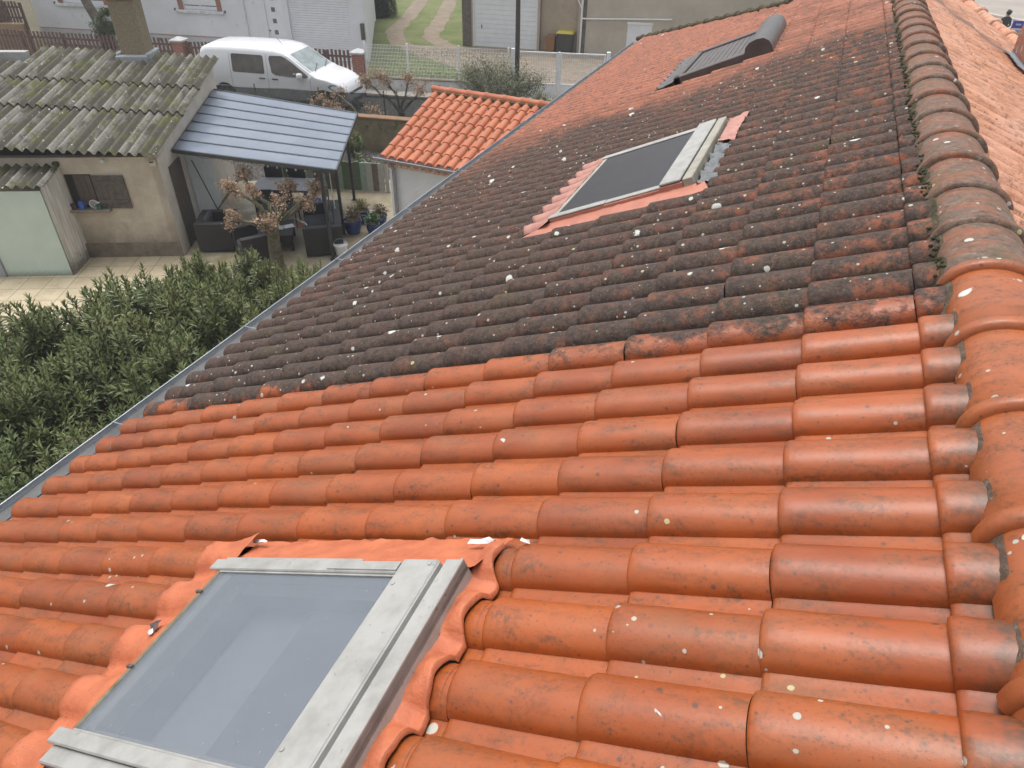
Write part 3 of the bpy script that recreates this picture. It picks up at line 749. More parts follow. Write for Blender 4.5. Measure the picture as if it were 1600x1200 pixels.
# ------------------------------------------------------------------ garden shed
k = N('asbestos_cement'); X = k.xyz(); rnd = k.attr('rnd')
st = k.math('ADD', k.noise(1, 4, .65, vec=k.mapped((6, 1.6, 3))), k.math('MULTIPLY', k.math('SUBTRACT', rnd, .5), .28))
c = k.mix(k.mp(st, .46, .60), (.075, .068, .052), (.235, .225, .20))
c = k.mix(k.mp(k.noise(42, 4, .75), .52, .60, 0, .7), c, (.12, .11, .095))
c = k.mix(k.mp(k.math('ADD', k.noise(2.4, 4, .7), k.math('MULTIPLY', k.noise(20, 3, .7), .3)), .68, .76, 0, .8), c, (.115, .125, .030))
# darker olive tone in the troughs
tr0 = k.math('COSINE', k.math('MULTIPLY', X[0], 2*math.pi/.186)); c = k.mix(k.mp(k.math('ADD', tr0, k.math('MULTIPLY', k.noise(9, 3, .6), .8)), -.6, .2, .85, 0), c, (.060, .058, .036))
c = k.mix(k.mp(k.noise(11, 3, .6), .68, .70), c, (.66, .66, .60))
k.set('Base Color', c).set('Roughness', .97).bump(k.noise(60, 5, .8), .8, .01); m_fibro = k.m
k = N('shed_render'); X = k.xyz()
c = k.mix(k.mp(k.noise(1.3, 5, .65), .38, .62), (.60, .54, .44), (.45, .395, .31))
c = k.mix(k.mp(k.math('ADD', X[2], k.math('MULTIPLY', k.noise(2.2, 5, .7), 1.1)), .72, 1.35, .85, 0), c, (.19, .155, .115))
c = k.mix(k.mp(k.noise(26, 4, .7), .55, .68, 0, .35), c, (.24, .21, .17))
k.set('Base Color', c).set('Roughness', .92).bump(k.noise(35, 5, .75), .55, .012); m_shedwall = k.m
m_gable = M('pale_render', (.64, .60, .53), (.54, .50, .43), .9, 3, bump=.3)
m_oldwood = M('weathered_wood', (.14, .12, .105), (.085, .07, .06), .9, 14, bump=.6)
m_darkwood = M('dark_brown_paint', (.115, .09, .075), (.085, .068, .058), .7, 10)
m_palepaint = M('pale_blue_paint', (.60, .65, .66), (.54, .58, .59), .55, 5)
shed = thing('garden_shed', 'old rendered shed under mossy corrugated sheets, window shutter hanging open', 'shed', Y(0, 0), YA)
mb = MB()
def roof_h(u, v): return 2.21+.145*(v+.2)-.055*u
# walls: front with window opening, gable with doorways
def wallp(mb, u0, u1, v0, v1, h0, h1): mb.box(u0, u1, v0, v1, h0, h1)
W0, W1 = -1.90, -1.36
wallp(mb, -5.6, W0, 0, .16, 0, 2.13); wallp(mb, W1, -.0, 0, .16, 0, 2.13); wallp(mb, W0, W1, 0, .16, 0, 1.10); wallp(mb, W0, W1, 0, .16, 1.80, 2.13)
mb.box(-5.6, 0.0, 4.4, 4.56, 0, 2.65); mb.box(-5.6, -5.44, .16, 4.4, 0, 2.4)
mb.build('wall', m_shedwall, shed)
mb = MB()
mb.add([(0.001, .0, 0), (0.001, 4.56, 0), (0.001, 4.56, roof_h(0, 4.56)-.06), (0.001, .0, roof_h(0, 0)-.06), (-.16, 0.0, 0), (-.16, 4.56, 0), (-.16, 4.56, roof_h(0, 4.56)-.06), (-.16, .0, roof_h(0, 0)-.06)],
       [(0, 1, 2, 3), (7, 6, 5, 4), (0, 3, 7, 4), (1, 5, 6, 2), (3, 2, 6, 7)])
mb.build('gable_wall', m_gable, shed)
mb = MB(); mb.box(-5.6, .0, -.022, -.002, 0, .33, .01); mb.build('plinth', M('damp_plinth', (.24, .20, .155), (.15, .125, .095), .9, 5, bump=.5), shed)
mb = MB(); mb.box(0.003, .03, .42, 1.08, .02, 1.78, .004); door = mb.build('door', m_darkwood, shed, smooth=30)
mb = MB(); mb.box(.03, .05, 1.0, 1.03, .85, 1.0, .004); mb.build('handle', m_oldwood, door)
mb = MB()
for i in range(3): mb.box(.004, .036, 1.42+i*.5, 1.42+i*.5+.496, .02, 1.74, .005)
mb.build('door', m_palepaint, shed, smooth=30)
mb = MB(); mb.box(W0, W1, .05, .09, 1.1, 1.8); win = mb.build('window', M('dark_interior', (.02, .018, .016), (.03, .025, .022), .6, 6), shed)
mb = MB()
for i in range(3): mb.box(W1-.03-.11*(i+1), W1-.035-.11*i, .01, .03, 1.16, 1.78, .004)
mb.build('inner_shutter', m_darkwood, win)
mb = MB(); mb.box(W0-.05, W1+.20, -.13, .10, 1.045, 1.10, .008); sill = mb.build('sill', M('concrete_sill', (.30, .26, .21), (.2, .18, .14), .9, 9, bump=.5), shed)
mb = MB()
for i in range(5): mb.box(W1+.01+.124*i, W1+.13+.124*i, -.045, -.02, 1.10, 1.78, .004)
mb.box(W1+.03, W1+.60, -.062, -.045, 1.22, 1.29, .003); mb.box(W1+.03, W1+.60, -.062, -.045, 1.60, 1.67, .003)
mb.build('shutter', m_oldwood, shed, smooth=30)
# roof sheets, three courses
def corr_sheet(name, u0, u1, v0, v1, lift, mat_, hf=roof_h, pitch=.186, amp=.040, par=None, nv=10, seed=0):
    mb = MB(); nu = int((u1-u0)/pitch*10)
    for j in range(nv+1):
        v = v0+(v1-v0)*j/nv
        for i in range(nu+1):
            u = u0+(u1-u0)*i/nu
            e = .006*noise.noise(Vector((u*1.5, v*1.5, seed)))+ (.012*noise.noise(Vector((u*3, seed, 1))) if j == 0 else 0)
            mb.v.append((u, v+(e*1.5 if j in (0, nv) else 0), hf(u, v)+lift*(1-j/nv)+amp*math.cos(u/pitch*2*math.pi)+e)); mb.c.append(.5+.5*math.sin((math.floor(u/pitch+.5)*12.9+seed*7.7)*43.7)); mb.usec = True
    n_ = nu+1
    for j in range(nv):
        for i in range(nu): a = j*n_+i; mb.f.append((a, a+1, a+n_+1, a+n_))
    k = len(mb.v)      # front edge thickness
    for i in range(nu+1): p = mb.v[i]; mb.v.append((p[0], p[1]+.002, p[2]-.012)); mb.c.append(.2)
    for i in range(nu): mb.f.append((i+1, i, k+i, k+i+1))
    o = mb.build(name, mat_, par, smooth=60); return o
corr_sheet('roof_sheet', -5.8, .17, -.26, 1.74, .05, m_fibro, par=shed, seed=1)
corr_sheet('roof_sheet', -5.8, .19, 1.64, 3.10, .045, m_fibro, par=shed, seed=2)
corr_sheet('roof_sheet', -3.95, .16, 3.0, 4.90, .04, m_fibro, par=shed, seed=3)
corr_sheet('roof_sheet', -7.5, -4.0, 3.0, 3.95, .03, m_fibro, par=shed, seed=4)
# chimney of the shed
k = N('rough_chimney_render'); c = k.mix(k.mp(k.noise(22, 5, .8), .4, .62), (.36, .295, .20), (.22, .18, .125)); k.set('Base Color', c).set('Roughness', .95).bump(k.noise(50, 4, .8), 1., .02); m_chr = k.m
mb = MB(); mb.box(-2.02, -1.44, 4.50, 5.02, 2.55, 4.22, .012); scn = mb.build('chimney', m_chr, shed)
mb = MB(); mb.box(-2.04, -1.42, 4.48, 5.04, 4.223, 4.36)
scb = mb.build('chimney_top', brick_mat('orange_brick', (.50, .14, .06), (.42, .11, .05), (.3, .2, .15)), scn)
mb = MB()
for a, b in ((-1.94, -1.84), (-1.77, -1.60), (-1.53, -1.46)): mb.box(a, b, 4.472, 4.479, 4.24, 4.345)
mb.build('vent_block', M('vent_white', (.6, .6, .58), (.5, .5, .48), .8, 5), scn)
mb = MB(); mb.box(-2.16, -1.32, 4.36, 5.16, 4.362, 4.44, .015); mb.build('coping', M('grey_slab', (.34, .34, .33), (.24, .25, .23), .9, 9, bump=.4), scn)
mb = MB(); mb.box(-2.10, -1.38, 4.30, 4.497, 2.90, 3.08, .02); mb.box(-1.437, -1.33, 4.38, 5.08, 2.90, 3.12, .02); mb.box(-2.10, -2.023, 4.38, 5.08, 2.92, 3.14, .02)
mb.build('flashing', M('grey_sealant', (.36, .38, .40), (.28, .30, .32), .7, 8, bump=.3), scn)
# outlet box and lamp under the eave
mb = MB(); mb.box(-.16, -.03, -.05, -.003, 1.96, 2.08, .012); lb_ = mb.build('wall_lamp', M('ivory_plastic', (.62, .58, .44), (.55, .51, .38), .4, 5), shed, smooth=30)
mb = MB(); mb.box(-.14, -.06, -.062, -.051, 2.03, 2.06, .004); mb.build('sensor', m_darkwood, lb_)
mb = MB(); mb.lathe([(.001, 0), (.035, .012), (.05, .04), (.04, .075), (.02, .09)], -1.0, -.08, 14, ); b_ = mb.build('bulkhead_lamp', M('white_plastic', (.66, .66, .64), (.6, .6, .58), .4, 5), shed, smooth=True); b_.location = (0, 0, 2.04)

# little green store with corrugated sides
m_mint = M('mint_paint', (.40, .49, .44), (.36, .45, .40), .5, 2, bump=.05)
k = N('mint_panel'); X = k.xyz(); c = k.mix(k.mp(k.noise(2, 4, .6), .35, .7), (.52, .62, .57), (.46, .56, .51))
c = k.mix(k.mp(k.math('ADD', X[2], k.math('MULTIPLY', k.noise(30, 4, .8), .30)), .16, .30, .75, 0), c, (.15, .17, .13)); k.set('Base Color', c).set('Roughness', .45); m_mint = k.m
store = thing('green_store', 'low store with smooth pale green front, ribbed grey side and mossy roof', 'store', Y(-1.93, -.83), YA)
mb = MB(); mb.box(-1.28, -.02, 0, .03, 0, 1.78, .003); mb.build('panel', m_mint, store, smooth=30)
k = N('grey_ribbed_sheet'); X = k.xyz(); c = k.mix(k.mp(k.noise(1, 4, .6, vec=k.mapped((5, 14, 1.2))), .35, .65), (.72, .70, .66), (.50, .48, .44))
rib_ = k.math('COSINE', k.math('MULTIPLY', X[1], 2*math.pi/.105)); c = k.mix(k.mp(k.math('ADD', rib_, k.math('MULTIPLY', k.noise(6, 3, .6), .5)), -.75, .0, .9, 0), c, (.10, .095, .085))  # groove shade painted as dark stripes so the ribs show
c = k.mix(k.mp(k.math('ADD', X[2], k.math('MULTIPLY', k.noise(8, 4, .7), .5)), .35, .62, .8, 0), c, (.13, .12, .08)); k.set('Base Color', c).set('Roughness', .85); m_side = k.m
mb = MB(); nv = 120
for i in range(nv+1):
    v = .0+.84*i/nv; a = .026*math.cos(v/.105*2*math.pi)
    mb.v += [(a, v, 0), (a, v, 1.82+.12*v)]
for i in range(nv): mb.f.append((2*i, 2*i+2, 2*i+3, 2*i+1))
mb.c = [.5]*len(mb.v); mb.build('side_sheet', m_side, store, smooth=80)
corr_sheet('roof_sheet', -2.4, .06, -.06, .82, .03, m_fibro, hf=lambda u, v: 1.86+.16*v, pitch=.186, amp=.036, par=store, nv=6, seed=8)
mb = MB(); mb.box(-.06, .06, .76, .86, 1.98, 2.06, .02); mb.build('ridge_mortar', m_moss, store)
mb = MB(); mb.box(-1.45, -1.285, -.04, .10, 0, 1.75, .01); mb.build('post', M('grey_board', (.33, .35, .37), (.27, .29, .31), .7, 5), store, smooth=30)

# bits on the shed sill
def bottle(mb, x, y, z, r, h): mb.lathe([(r, z), (r, z+h*.6), (r*.4, z+h*.8), (r*.4, z+h)], x, y, 10)
j = thing('jug', 'blue plastic jug standing on the shed window sill', 'jug', Y(-1.72, -.04, 1.10), YA)
mb = MB(); mb.lathe([(.055, 0), (.062, .06), (.06, .11), (.045, .15), (.05, .17)], 0, 0, 14); mb.build('body', M('blue_plastic', (.06, .11, .42), (.08, .16, .5), .35, 9), j, smooth=True)
mb = MB(); mb.tube([(.055, 0, .14), (.10, 0, .12), (.10, 0, .06), (.06, 0, .03)], .009, 7); mb.build('handle', M('blue_plastic_b', (.06, .11, .42), None, .35), j, smooth=True)
j = thing('sieve', 'round white sieve leaning in the shed window opening', 'sieve', Y(-1.46, -.05, 1.11), YA)
mb = MB(); mb.tube([(.085*math.cos(a), 0, .09+.085*math.sin(a)) for a in [2*math.pi*i/20 for i in range(21)]], .010, 6); mb.build('rim', m_white_sheet, j, smooth=True)
mb = MB()
for i in range(-4, 5):
    q = i*.018; L_ = math.sqrt(.085**2-q*q); mb.tube([(q, 0, .09-L_), (q, 0, .09+L_)], .0022, 4); mb.tube([(-L_, 0, .09+q), (L_, 0, .09+q)], .0022, 4)
mb.build('mesh', m_white_sheet, j)
mb = MB(); mb.tube([(.08, 0, .12), (.20, 0, .15)], .011, 7); mb.build('handle', m_white_sheet, j, smooth=True)
j = thing('watering_can', 'small dark green watering can between sieve and shutter on the sill', 'watering can', Y(-1.36, -.07, 1.10), YA)
mb = MB(); mb.lathe([(.05, 0), (.055, .05), (.05, .10), (.03, .11)], 0, 0, 12); mb.build('body', M('green_plastic', (.03, .11, .07), None, .4), j, smooth=True)
mb = MB(); mb.tube([(.04, 0, .02), (.10, 0, .06), (.15, 0, .10)], [.012, .009, .014], 7); mb.build('spout', M('green_plastic_b', (.03, .11, .07), None, .4), j, smooth=True)
j = thing('flower_pot', 'dark clay pot at the left end of the shed sill', 'pot', Y(-1.86, -.06, 1.10), YA)
mb = MB(); mb.lathe([(.04, 0), (.055, .09), (.062, .09), (.062, .11), (.05, .11), (.045, .09)], 0, 0, 12); mb.build('body', M('dark_clay', (.10, .06, .05), None, .8), j, smooth=30)
mb = MB(); mb.lathe([(.045, .085), (.001, .10)], 0, 0, 12); mb.build('soil', m_earth, j)

# yard neighbour wall left of the shed roof
mb = MB(); mb.box(-8.5, -3.97, 4.05, 4.25, 0, 3.22, .01); nw = mb.build('boundary_wall', M('whitish_wall', (.42, .43, .42), (.33, .33, .31), .85, 3, bump=.2)); nw.location = Y(0, 0); nw.rotation_euler = (0, 0, YA)
tag(nw, 'pale rendered wall rising behind the far left of the shed roof', 'wall')

# ------------------------------------------------------------------ pergola with smoked roof sheets
k = N('smoked_polycarbonate'); n = k.t.nodes
k.set('Base Color', k.mix(k.mp(k.noise(1.6, 4, .6), .35, .7), (.19, .23, .295), (.23, .27, .335))).set('Roughness', .2).set('Specular IOR Level', .7)
tr_ = n.new('ShaderNodeBsdfTransparent'); tr_.inputs[0].default_value = (.5, .55, .62, 1); mx = n.new('ShaderNodeMixShader'); mx.inputs[0].default_value = .22
k.t.links.new(k.b.outputs[0], mx.inputs[1]); k.t.links.new(tr_.outputs[0], mx.inputs[2]); k.t.links.new(mx.outputs[0], n['Material Output'].inputs['Surface']); m_poly = k.m
m_anth = M('anthracite_metal', (.05, .055, .062), (.065, .07, .078), .4, 8, metal=.3, bump=0)
perg = thing('pergola', 'grey pergola with a smoked ribbed roof fixed to the shed gable', 'pergola', Y(0, 0), YA)
C1, C2, C3, C4 = (.05, .78, 2.02), (3.52, -.45, 2.0), (3.52, 3.36, 2.02), (.05, 4.18, 2.36)
def pg(s_, t_, lift=0):
    a = [C1[i]*(1-s_)+C2[i]*s_ for i in range(3)]; b = [C4[i]*(1-s_)+C3[i]*s_ for i in range(3)]
    p = [a[i]*(1-t_)+b[i]*t_ for i in range(3)]; return (p[0], p[1], p[2]+lift)
for i in range(7):
    mb = MB(); t0, t1 = i/7+.004, (i+1)/7-.004; ns = 12
    for q in range(ns+1):
        sq = q/ns
        for tt, l in ((t0, 0), (t0*.8+t1*.2, .010), (t0*.5+t1*.5, .014), (t0*.2+t1*.8, .010), (t1, 0)): mb.v.append(pg(sq, tt, l))
    for q in range(ns):
        for r in range(4): a = q*5+r; mb.f.append((a, a+5, a+6, a+1))
    mb.c = [.5]*len(mb.v); mb.build('roof_panel', m_poly, perg, smooth='all')
mb = MB()
for i in range(8):
    a, b = pg(0, i/7, .006), pg(1, i/7, .006); mb.tube([a, b], .019, 6)
mb.build('rib', M('slate_grey_profile', (.11, .125, .15), None, .4, metal=.2), perg, smooth=True)
mb = MB()
def beam(mb, a, b, w_, h_):
    a, b = Vector(a), Vector(b); d = (b-a).normalized(); s_ = d.cross(Vector((0, 0, 1))).normalized()*w_/2; u = Vector((0, 0, h_/2))
    mb.add([a-s_-u, a+s_-u, a+s_+u, a-s_+u, b-s_-u, b+s_-u, b+s_+u, b-s_+u], [(3, 2, 1, 0), (4, 5, 6, 7), (0, 1, 5, 4), (1, 2, 6, 5), (2, 3, 7, 6), (3, 0, 4, 7)])
for a, b in (((0, 0), (1, 0)), ((1, 0), (1, 1)), ((0, 1), (1, 1)), ((0, 0), (0, 1))): beam(mb, pg(*a, -.03), pg(*b, -.03), .05, .07)
beam(mb, pg(.93, .02, -.09), pg(.93, .98, -.09), .06, .08)
mb.build('frame', m_anth, perg)
for (u, v) in ((3.20, -.30), (3.27, .97), (3.27, 3.0)):
    mb = MB(); mb.box(u-.032, u+.032, v-.032, v+.032, .012, 1.92, .004); pp = mb.build('post', m_anth, perg, smooth=30)
    mb = MB(); mb.box(u-.07, u+.07, v-.07, v+.07, .011, .018, .002); mb.build('base_plate', m_anth, pp)
# curtain cord and pole at the middle post
o = MB(); o.tube([(0, 0, 0), (.01, .02, .5), (-.01, .01, 1.1), (0, 0, 1.85)], .009, 6); o = o.build('cord', m_white_sheet); o.location = Y(3.15, .85, .05); tag(o, 'thin white cord hanging beside the pergola post near the blue pots', 'cord')
# string lights along the front edge
o = MB(); pts = []
for i in range(61):
    t_ = i/60; p = pg(.1+.85*t_, .03, -.08); pts.append((p[0], p[1], p[2]-.07*abs(math.sin(t_*math.pi*5))))
o.tube(pts, .0045, 5); sl = o.build('string_lights', m_anth); sl.location = Y(0, 0); sl.rotation_euler = (0, 0, YA); tag(sl, 'string of small bulbs hung under the front edge of the pergola', 'string lights')
mb = MB()
for i in range(2, 60, 4): p = pts[i]; mb.lathe([(.004, p[2]-.055), (.018, p[2]-.045), (.022, p[2]-.03), (.012, p[2]-.01), (.008, p[2])], p[0], p[1], 8)
mb.build('bulb', M('bulb_glass', (.62, .62, .55), (.5, .5, .45), .2), sl, smooth=True)

# ------------------------------------------------------------------ patio furniture
k = N('dark_rattan'); n1, f1 = k.brick(1, .05, .012, .003, k.swz('xz'), .5, (.030, .030, .034), (.045, .045, .05), (.008, .008, .008)); k.set('Base Color', k.mix(.5, n1, (.035, .034, .038))).set('Roughness', .55).bump(k.noise(90, 2, .5), .4, .004); m_rat = k.m
m_cush = M('charcoal_cushion', (.045, .046, .052), (.06, .06, .068), .9, 9, bump=.2)
def sofa(label, u, v, rz, w_, d_, cat='sofa', h=.66, ns=2):
    """front faces -y in its own frame"""
    t = thing('rattan_sofa', label, cat, Y(u, v, .012), YA+rz, 'dark rattan lounge seats on the patio')
    MB().box(-w_/2+.14, w_/2-.14, 0, d_-.15, .03, .30, .01).build('base', m_rat, t, smooth=30)
    for sx in (-1, 1):
        x0 = sx*w_/2; mb = MB(); mb.box(min(x0, x0-sx*.138), max(x0, x0-sx*.138), -.02, d_, .03, h, .012); mb.build('arm', m_rat, t, smooth=30)
    MB().box(-w_/2+.14, w_/2-.14, d_-.148, d_, .03, h, .012).build('backrest', m_rat, t, smooth=30)
    wd = (w_-.28)/ns
    for i in range(ns):
        x0 = -w_/2+.14+i*wd; MB().box(x0+.004, x0+wd-.004, .0, d_-.26, .302, .42, .03).build('seat_cushion', m_cush, t, smooth=50)
        mb = MB(); mb.box(x0+.01, x0+wd-.01, d_-.255, d_-.15, .40, h+.06, .03); mb.build('back_cushion', m_cush, t, smooth=50)
    return t
# left pair look towards +u, right one towards -u
sofa('dark rattan armchair in front, closest to the pruned tree trunk', 1.32, -.36, R_(-62), .82, .72, 'armchair', ns=1)
sofa('dark rattan armchair nearest the shed door, behind the other armchair', 1.02, .52, R_(92), .80, .72, 'armchair', ns=1)
sofa('long dark rattan sofa beside the right hand pergola posts', 2.52, .52, R_(-80), 1.50, .78, ns=2)
t = thing('coffee_table', 'low dark table with papers on it between the rattan seats', 'table', Y(2.0, .52, .012), YA+R_(8))
MB().box(-.26, .26, -.42, .42, .34, .38, .008).build('tabletop', m_rat, t, smooth=30)
MB().box(-.24, .24, -.40, .40, .20, .338, .008).build('apron', m_rat, t, smooth=30)
for sx in (-1, 1):
    for sy in (-1, 1): MB().box(sx*.22-.025, sx*.22+.025, sy*.38-.025, sy*.38+.025, 0, .2, .004).build('leg', m_rat, t)
o = MB().box(-.11, .11, -.09, .09, 0, .006, .001).build('paper', m_white_sheet); o.location = Y(2.16, .58, .394); o.rotation_euler = (0, 0, .9); tag(o, 'white sheet of paper lying on the low dark table', 'paper')
o = MB().box(-.13, .13, -.10, .10, 0, .012, .002).build('magazine', M('magazine_cover', (.30, .40, .36), (.55, .58, .52), .4, 22, lo=.48, hi=.52)); o.location = Y(1.94, .50, .394); o.rotation_euler = (0, 0, .4); tag(o, 'printed magazine beside the white paper on the low table', 'magazine')
o = thing('hedge_shears', 'hedge shears with red and white handles lying open by the sofa', 'shears', Y(2.36, .78, .43), YA+.5)
mb = MB(); mb.tube([(0, 0, 0), (.02, .22, .01)], [.016, .004], 6); mb.tube([(0, 0, 0), (-.05, .21, .01)], [.016, .004], 6); mb.build('blade', m_zinc, o)
mb = MB(); mb.tube([(0, 0, 0), (-.06, -.18, 0), (-.03, -.32, .0)], .014, 7); mb.build('handle', M('red_grip', (.45, .05, .04), None, .5), o, smooth=True)
mb = MB(); mb.tube([(0, 0, 0), (.07, -.17, 0), (.06, -.32, .0)], .014, 7); mb.build('handle', m_white_sheet, o, smooth=True)
# dining table and chairs
t = thing('dining_table', 'long grey dining table under the middle of the pergola', 'table', Y(1.86, 2.18, .012), YA+R_(-5))
m_dt = M('slate_tabletop', (.13, .14, .16), (.10, .11, .125), .35, 5)
MB().box(-.72, .60, -.42, .40, .70, .74, .006).build('tabletop', m_dt, t, smooth=30)
for sx in (-.66, .54):
    for sy in (-.36, .34): MB().box(sx-.03, sx+.03, sy-.03, sy+.03, 0, .70, .004).build('leg', m_anth, t)
def chair(label, u, v, rz):
    t = thing('dining_chair', label, 'chair', Y(u, v, .012), YA+rz, 'black chairs round the dining table')
    MB().box(-.21, .21, -.20, .20, .41, .45, .012).build('seat', m_anth, t, smooth=30)
    mb = MB(); mb.box(-.21, .21, .19, .215, .56, .90, .01); mb.build('backrest', m_anth, t, smooth=30)
    for sx in (-1, 1):
        for sy in (-1, 1):
            mb = MB(); mb.tube([(sx*.19, sy*.18, .42), (sx*.2, sy*.2, 0)], .014, 7); mb.build('leg', m_anth, t, smooth=True)
        mb = MB(); mb.tube([(sx*.19, .2, .43), (sx*.19, .203, .88)], .014, 7); mb.build('back_post', m_anth, t, smooth=True)
    return t
chair('black chair at the far left of the grey dining table', 1.42, 2.72, 0); chair('black chair at the far right of the grey dining table', 1.98, 2.66, 0)
chair('black chair at the near left of the grey dining table', 1.50, 1.62, math.pi); chair('black chair at the near right of the grey dining table', 1.95, 1.58, math.pi)
chair('black chair at the right end of the grey table, under the blue bowl', 2.62, 1.75, R_(-100))
o = MB(); o.lathe([(.05, 0), (.10, .03), (.12, .09), (.11, .09), (.09, .04), (.001, .02)], 0, 0, 18); o = o.build('bowl', M('blue_glaze', (.04, .12, .50), (.05, .16, .6), .2), smooth=True); o.location = Y(2.60, 1.72, .47); tag(o, 'bright blue bowl standing on a chair by the dining table', 'bowl')
# lantern, broom, bucket
t = thing('lantern', 'black metal lantern on the floor by the pale shed doors', 'lantern', Y(.30, 1.38, .012), YA)
MB().box(-.09, .09, -.09, .09, 0, .03, .005).build('base', m_anth, t)
mb = MB()
for sx in (-1, 1):
    for sy in (-1, 1): mb.box(sx*.075-.009, sx*.075+.009, sy*.075-.009, sy*.075+.009, .03, .27)
mb.build('frame', m_anth, t)
MB().box(-.066, .066, -.066, .066, .032, .268).build('pane', M('lantern_glass', (.12, .13, .13), (.17, .18, .18), .12), t)
mb = MB(); mb.lathe([(.12, .27), (.10, .30), (.04, .36), (.015, .37), (.001, .40)], 0, 0, 4); mb.build('cap', m_anth, t)
mb = MB(); mb.tube([(.05*math.cos(a), 0, .40+.05*math.sin(a)) for a in [math.pi*i/8 for i in range(9)]], .005, 5); mb.build('handle', m_anth, t)
t = thing('broom', 'long handled broom leaning on the pale shed doors', 'broom', Y(.62, 1.20, .012), YA)
mb = MB(); mb.tube([(0, 0, .12), (-.55, .38, 1.52)], .013, 7); mb.build('handle', M('dark_handle', (.07, .065, .06), None, .5), t, smooth=True)
mb = MB(); mb.box(-.05, .05, -.16, .16, .09, .14, .01); mb.build('head', m_darkwood, t)
mb = MB(); mb.box(-.045, .045, -.155, .155, 0, .09, .004); mb.build('bristles', M('bristle', (.09, .075, .055), (.05, .04, .03), .95, 60, bump=1), t)
t = thing('bucket', 'white bucket on the patio at the foot of the front pergola post', 'bucket', Y(3.36, -.16, .012), YA)
mb = MB(); mb.lathe([(.11, 0), (.145, .27), (.155, .27), (.155, .29), (.14, .29), (.135, .26)], 0, 0, 20); mb.build('body', m_white_sheet, t, smooth=40)
mb = MB(); mb.lathe([(.136, .24), (.001, .25)], 0, 0, 20); mb.build('contents', m_gravel, t)
mb = MB(); mb.tube([(.15*math.cos(a), .04*math.sin(a)*0+.02, .27+.13*math.sin(a)) for a in [math.pi*i/10 for i in range(11)]], .004, 5); mb.build('handle', m_zinc, t)

# ------------------------------------------------------------------ foliage kit
def leaf_mat(name, c1, c2, c3=None, rough=.5, back=None):
    k = N(name); c = k.mix(k.attr('rnd'), c1, c2)
    oi = k.t.nodes.new('ShaderNodeObjectInfo'); c = k.mix(k.math('MULTIPLY', oi.outputs['Random'], .38), c, k.mix(.5, c, (c2[0]*1.15, c2[1]*.80, c2[2]*.7)))
    c = k.mix(k.math('GREATER_THAN', k.noise(38, 1, .5), .70), c, (c2[0]*1.05, c2[1]*.62, c2[2]*.6))
    if c3: c = k.mix(k.mp(k.noise(1.3, 3, .6), .52, .7, 0, .7), c, c3)
    k.set('Base Color', c).set('Roughness', rough); return k.m
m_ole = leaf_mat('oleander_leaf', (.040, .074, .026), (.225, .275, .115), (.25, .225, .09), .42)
m_stem = M('green_brown_stem', (.09, .075, .045), (.14, .12, .08), .9, 10)
m_bark = M('bark', (.19, .165, .12), (.10, .085, .06), .95, 12, bump=1., bd=.02, speck=((.09, .105, .03), 7, .55))
def leaf(mb, p, d, up, L, W, rnd, fold=.25, droop=.15):
    """lanceolate leaf: 4 quads folded on its midrib"""
    d = d.normalized(); s_ = d.cross(up); s_ = s_.normalized() if s_.length > 1e-4 else d.orthogonal().normalized(); u = s_.cross(d)
    a = p; b = p + d*L*.35 + u*L*.03; c = p + d*L*.72 - Vector((0, 0, L*droop*.4)); e = p + d*L - Vector((0, 0, L*droop))
    k = len(mb.v)
    mb.v += [tuple(a), tuple(b), tuple(c), tuple(e), tuple(b+s_*W+u*W*fold*2), tuple(c+s_*W*.8+u*W*fold*2), tuple(b-s_*W+u*W*fold*2), tuple(c-s_*W*.8+u*W*fold*2)]
    mb.c += [rnd]*8
    mb.f += [(k, k+1, k+4), (k+1, k+2, k+5, k+4), (k+2, k+3, k+5), (k, k+6, k+1), (k+1, k+6, k+7, k+2), (k+2, k+7, k+3)]
def oleander_mesh(seed, R, H, nst, leafL=.175):
    random.seed(seed); lv = MB(); lv.usec = True; stm = MB()
    for i in range(nst):
        az = random.uniform(0, 2*math.pi); rr = R*math.sqrt(random.random())
        top = Vector((rr*math.cos(az), rr*math.sin(az), H*(1-.30*(rr/R)**2)*random.choice((random.uniform(.55, .95), random.uniform(.75, 1.0), random.uniform(.95, 1.14)))))
        base = Vector((top.x*.35, top.y*.35, 0)); mid = base.lerp(top, .55)+Vector((top.x*.12, top.y*.12, 0))
        stm.tube([base, mid, top], [.014, .010, .004], 5, cap=False)
        tone = random.random()
        tips = [(mid, top)]
        for q in range(random.choice((1, 2, 2))):
            f = random.uniform(.35, .8); o_ = mid.lerp(top, f); t2 = o_+Vector((random.uniform(-.17, .17), random.uniform(-.17, .17), random.uniform(.10, .26)))
            stm.tube([o_, t2], [.006, .003], 4, cap=False); tips.append((o_, t2))
        for (a, b) in tips:
            L = (b-a).length; nw_ = max(3, int(L/.06)); ax = (b-a).normalized(); o1 = ax.orthogonal().normalized(); o2 = ax.cross(o1)
            for w_ in range(nw_):
                f = (w_+.5)/nw_
                if f < .12: continue
                p = a.lerp(b, f); el = .35+.75*f; ph = w_*1.05
                for q in range(3):
                    an = ph+q*2.094+random.uniform(-.25, .25); d = (o1*math.cos(an)+o2*math.sin(an))*math.cos(el)+ax*math.sin(el)
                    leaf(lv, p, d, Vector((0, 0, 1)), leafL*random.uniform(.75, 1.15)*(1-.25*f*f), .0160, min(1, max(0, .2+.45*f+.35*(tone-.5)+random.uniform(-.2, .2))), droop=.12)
            for q in range(5):   # upright tip leaves
                an = random.uniform(0, 6.28); d = (o1*math.cos(an)+o2*math.sin(an))*.35+ax
                leaf(lv, b, d, Vector((0, 0, 1)), leafL*random.uniform(.5, .85), .010, random.uniform(.5, 1), droop=0)
    return lv, stm
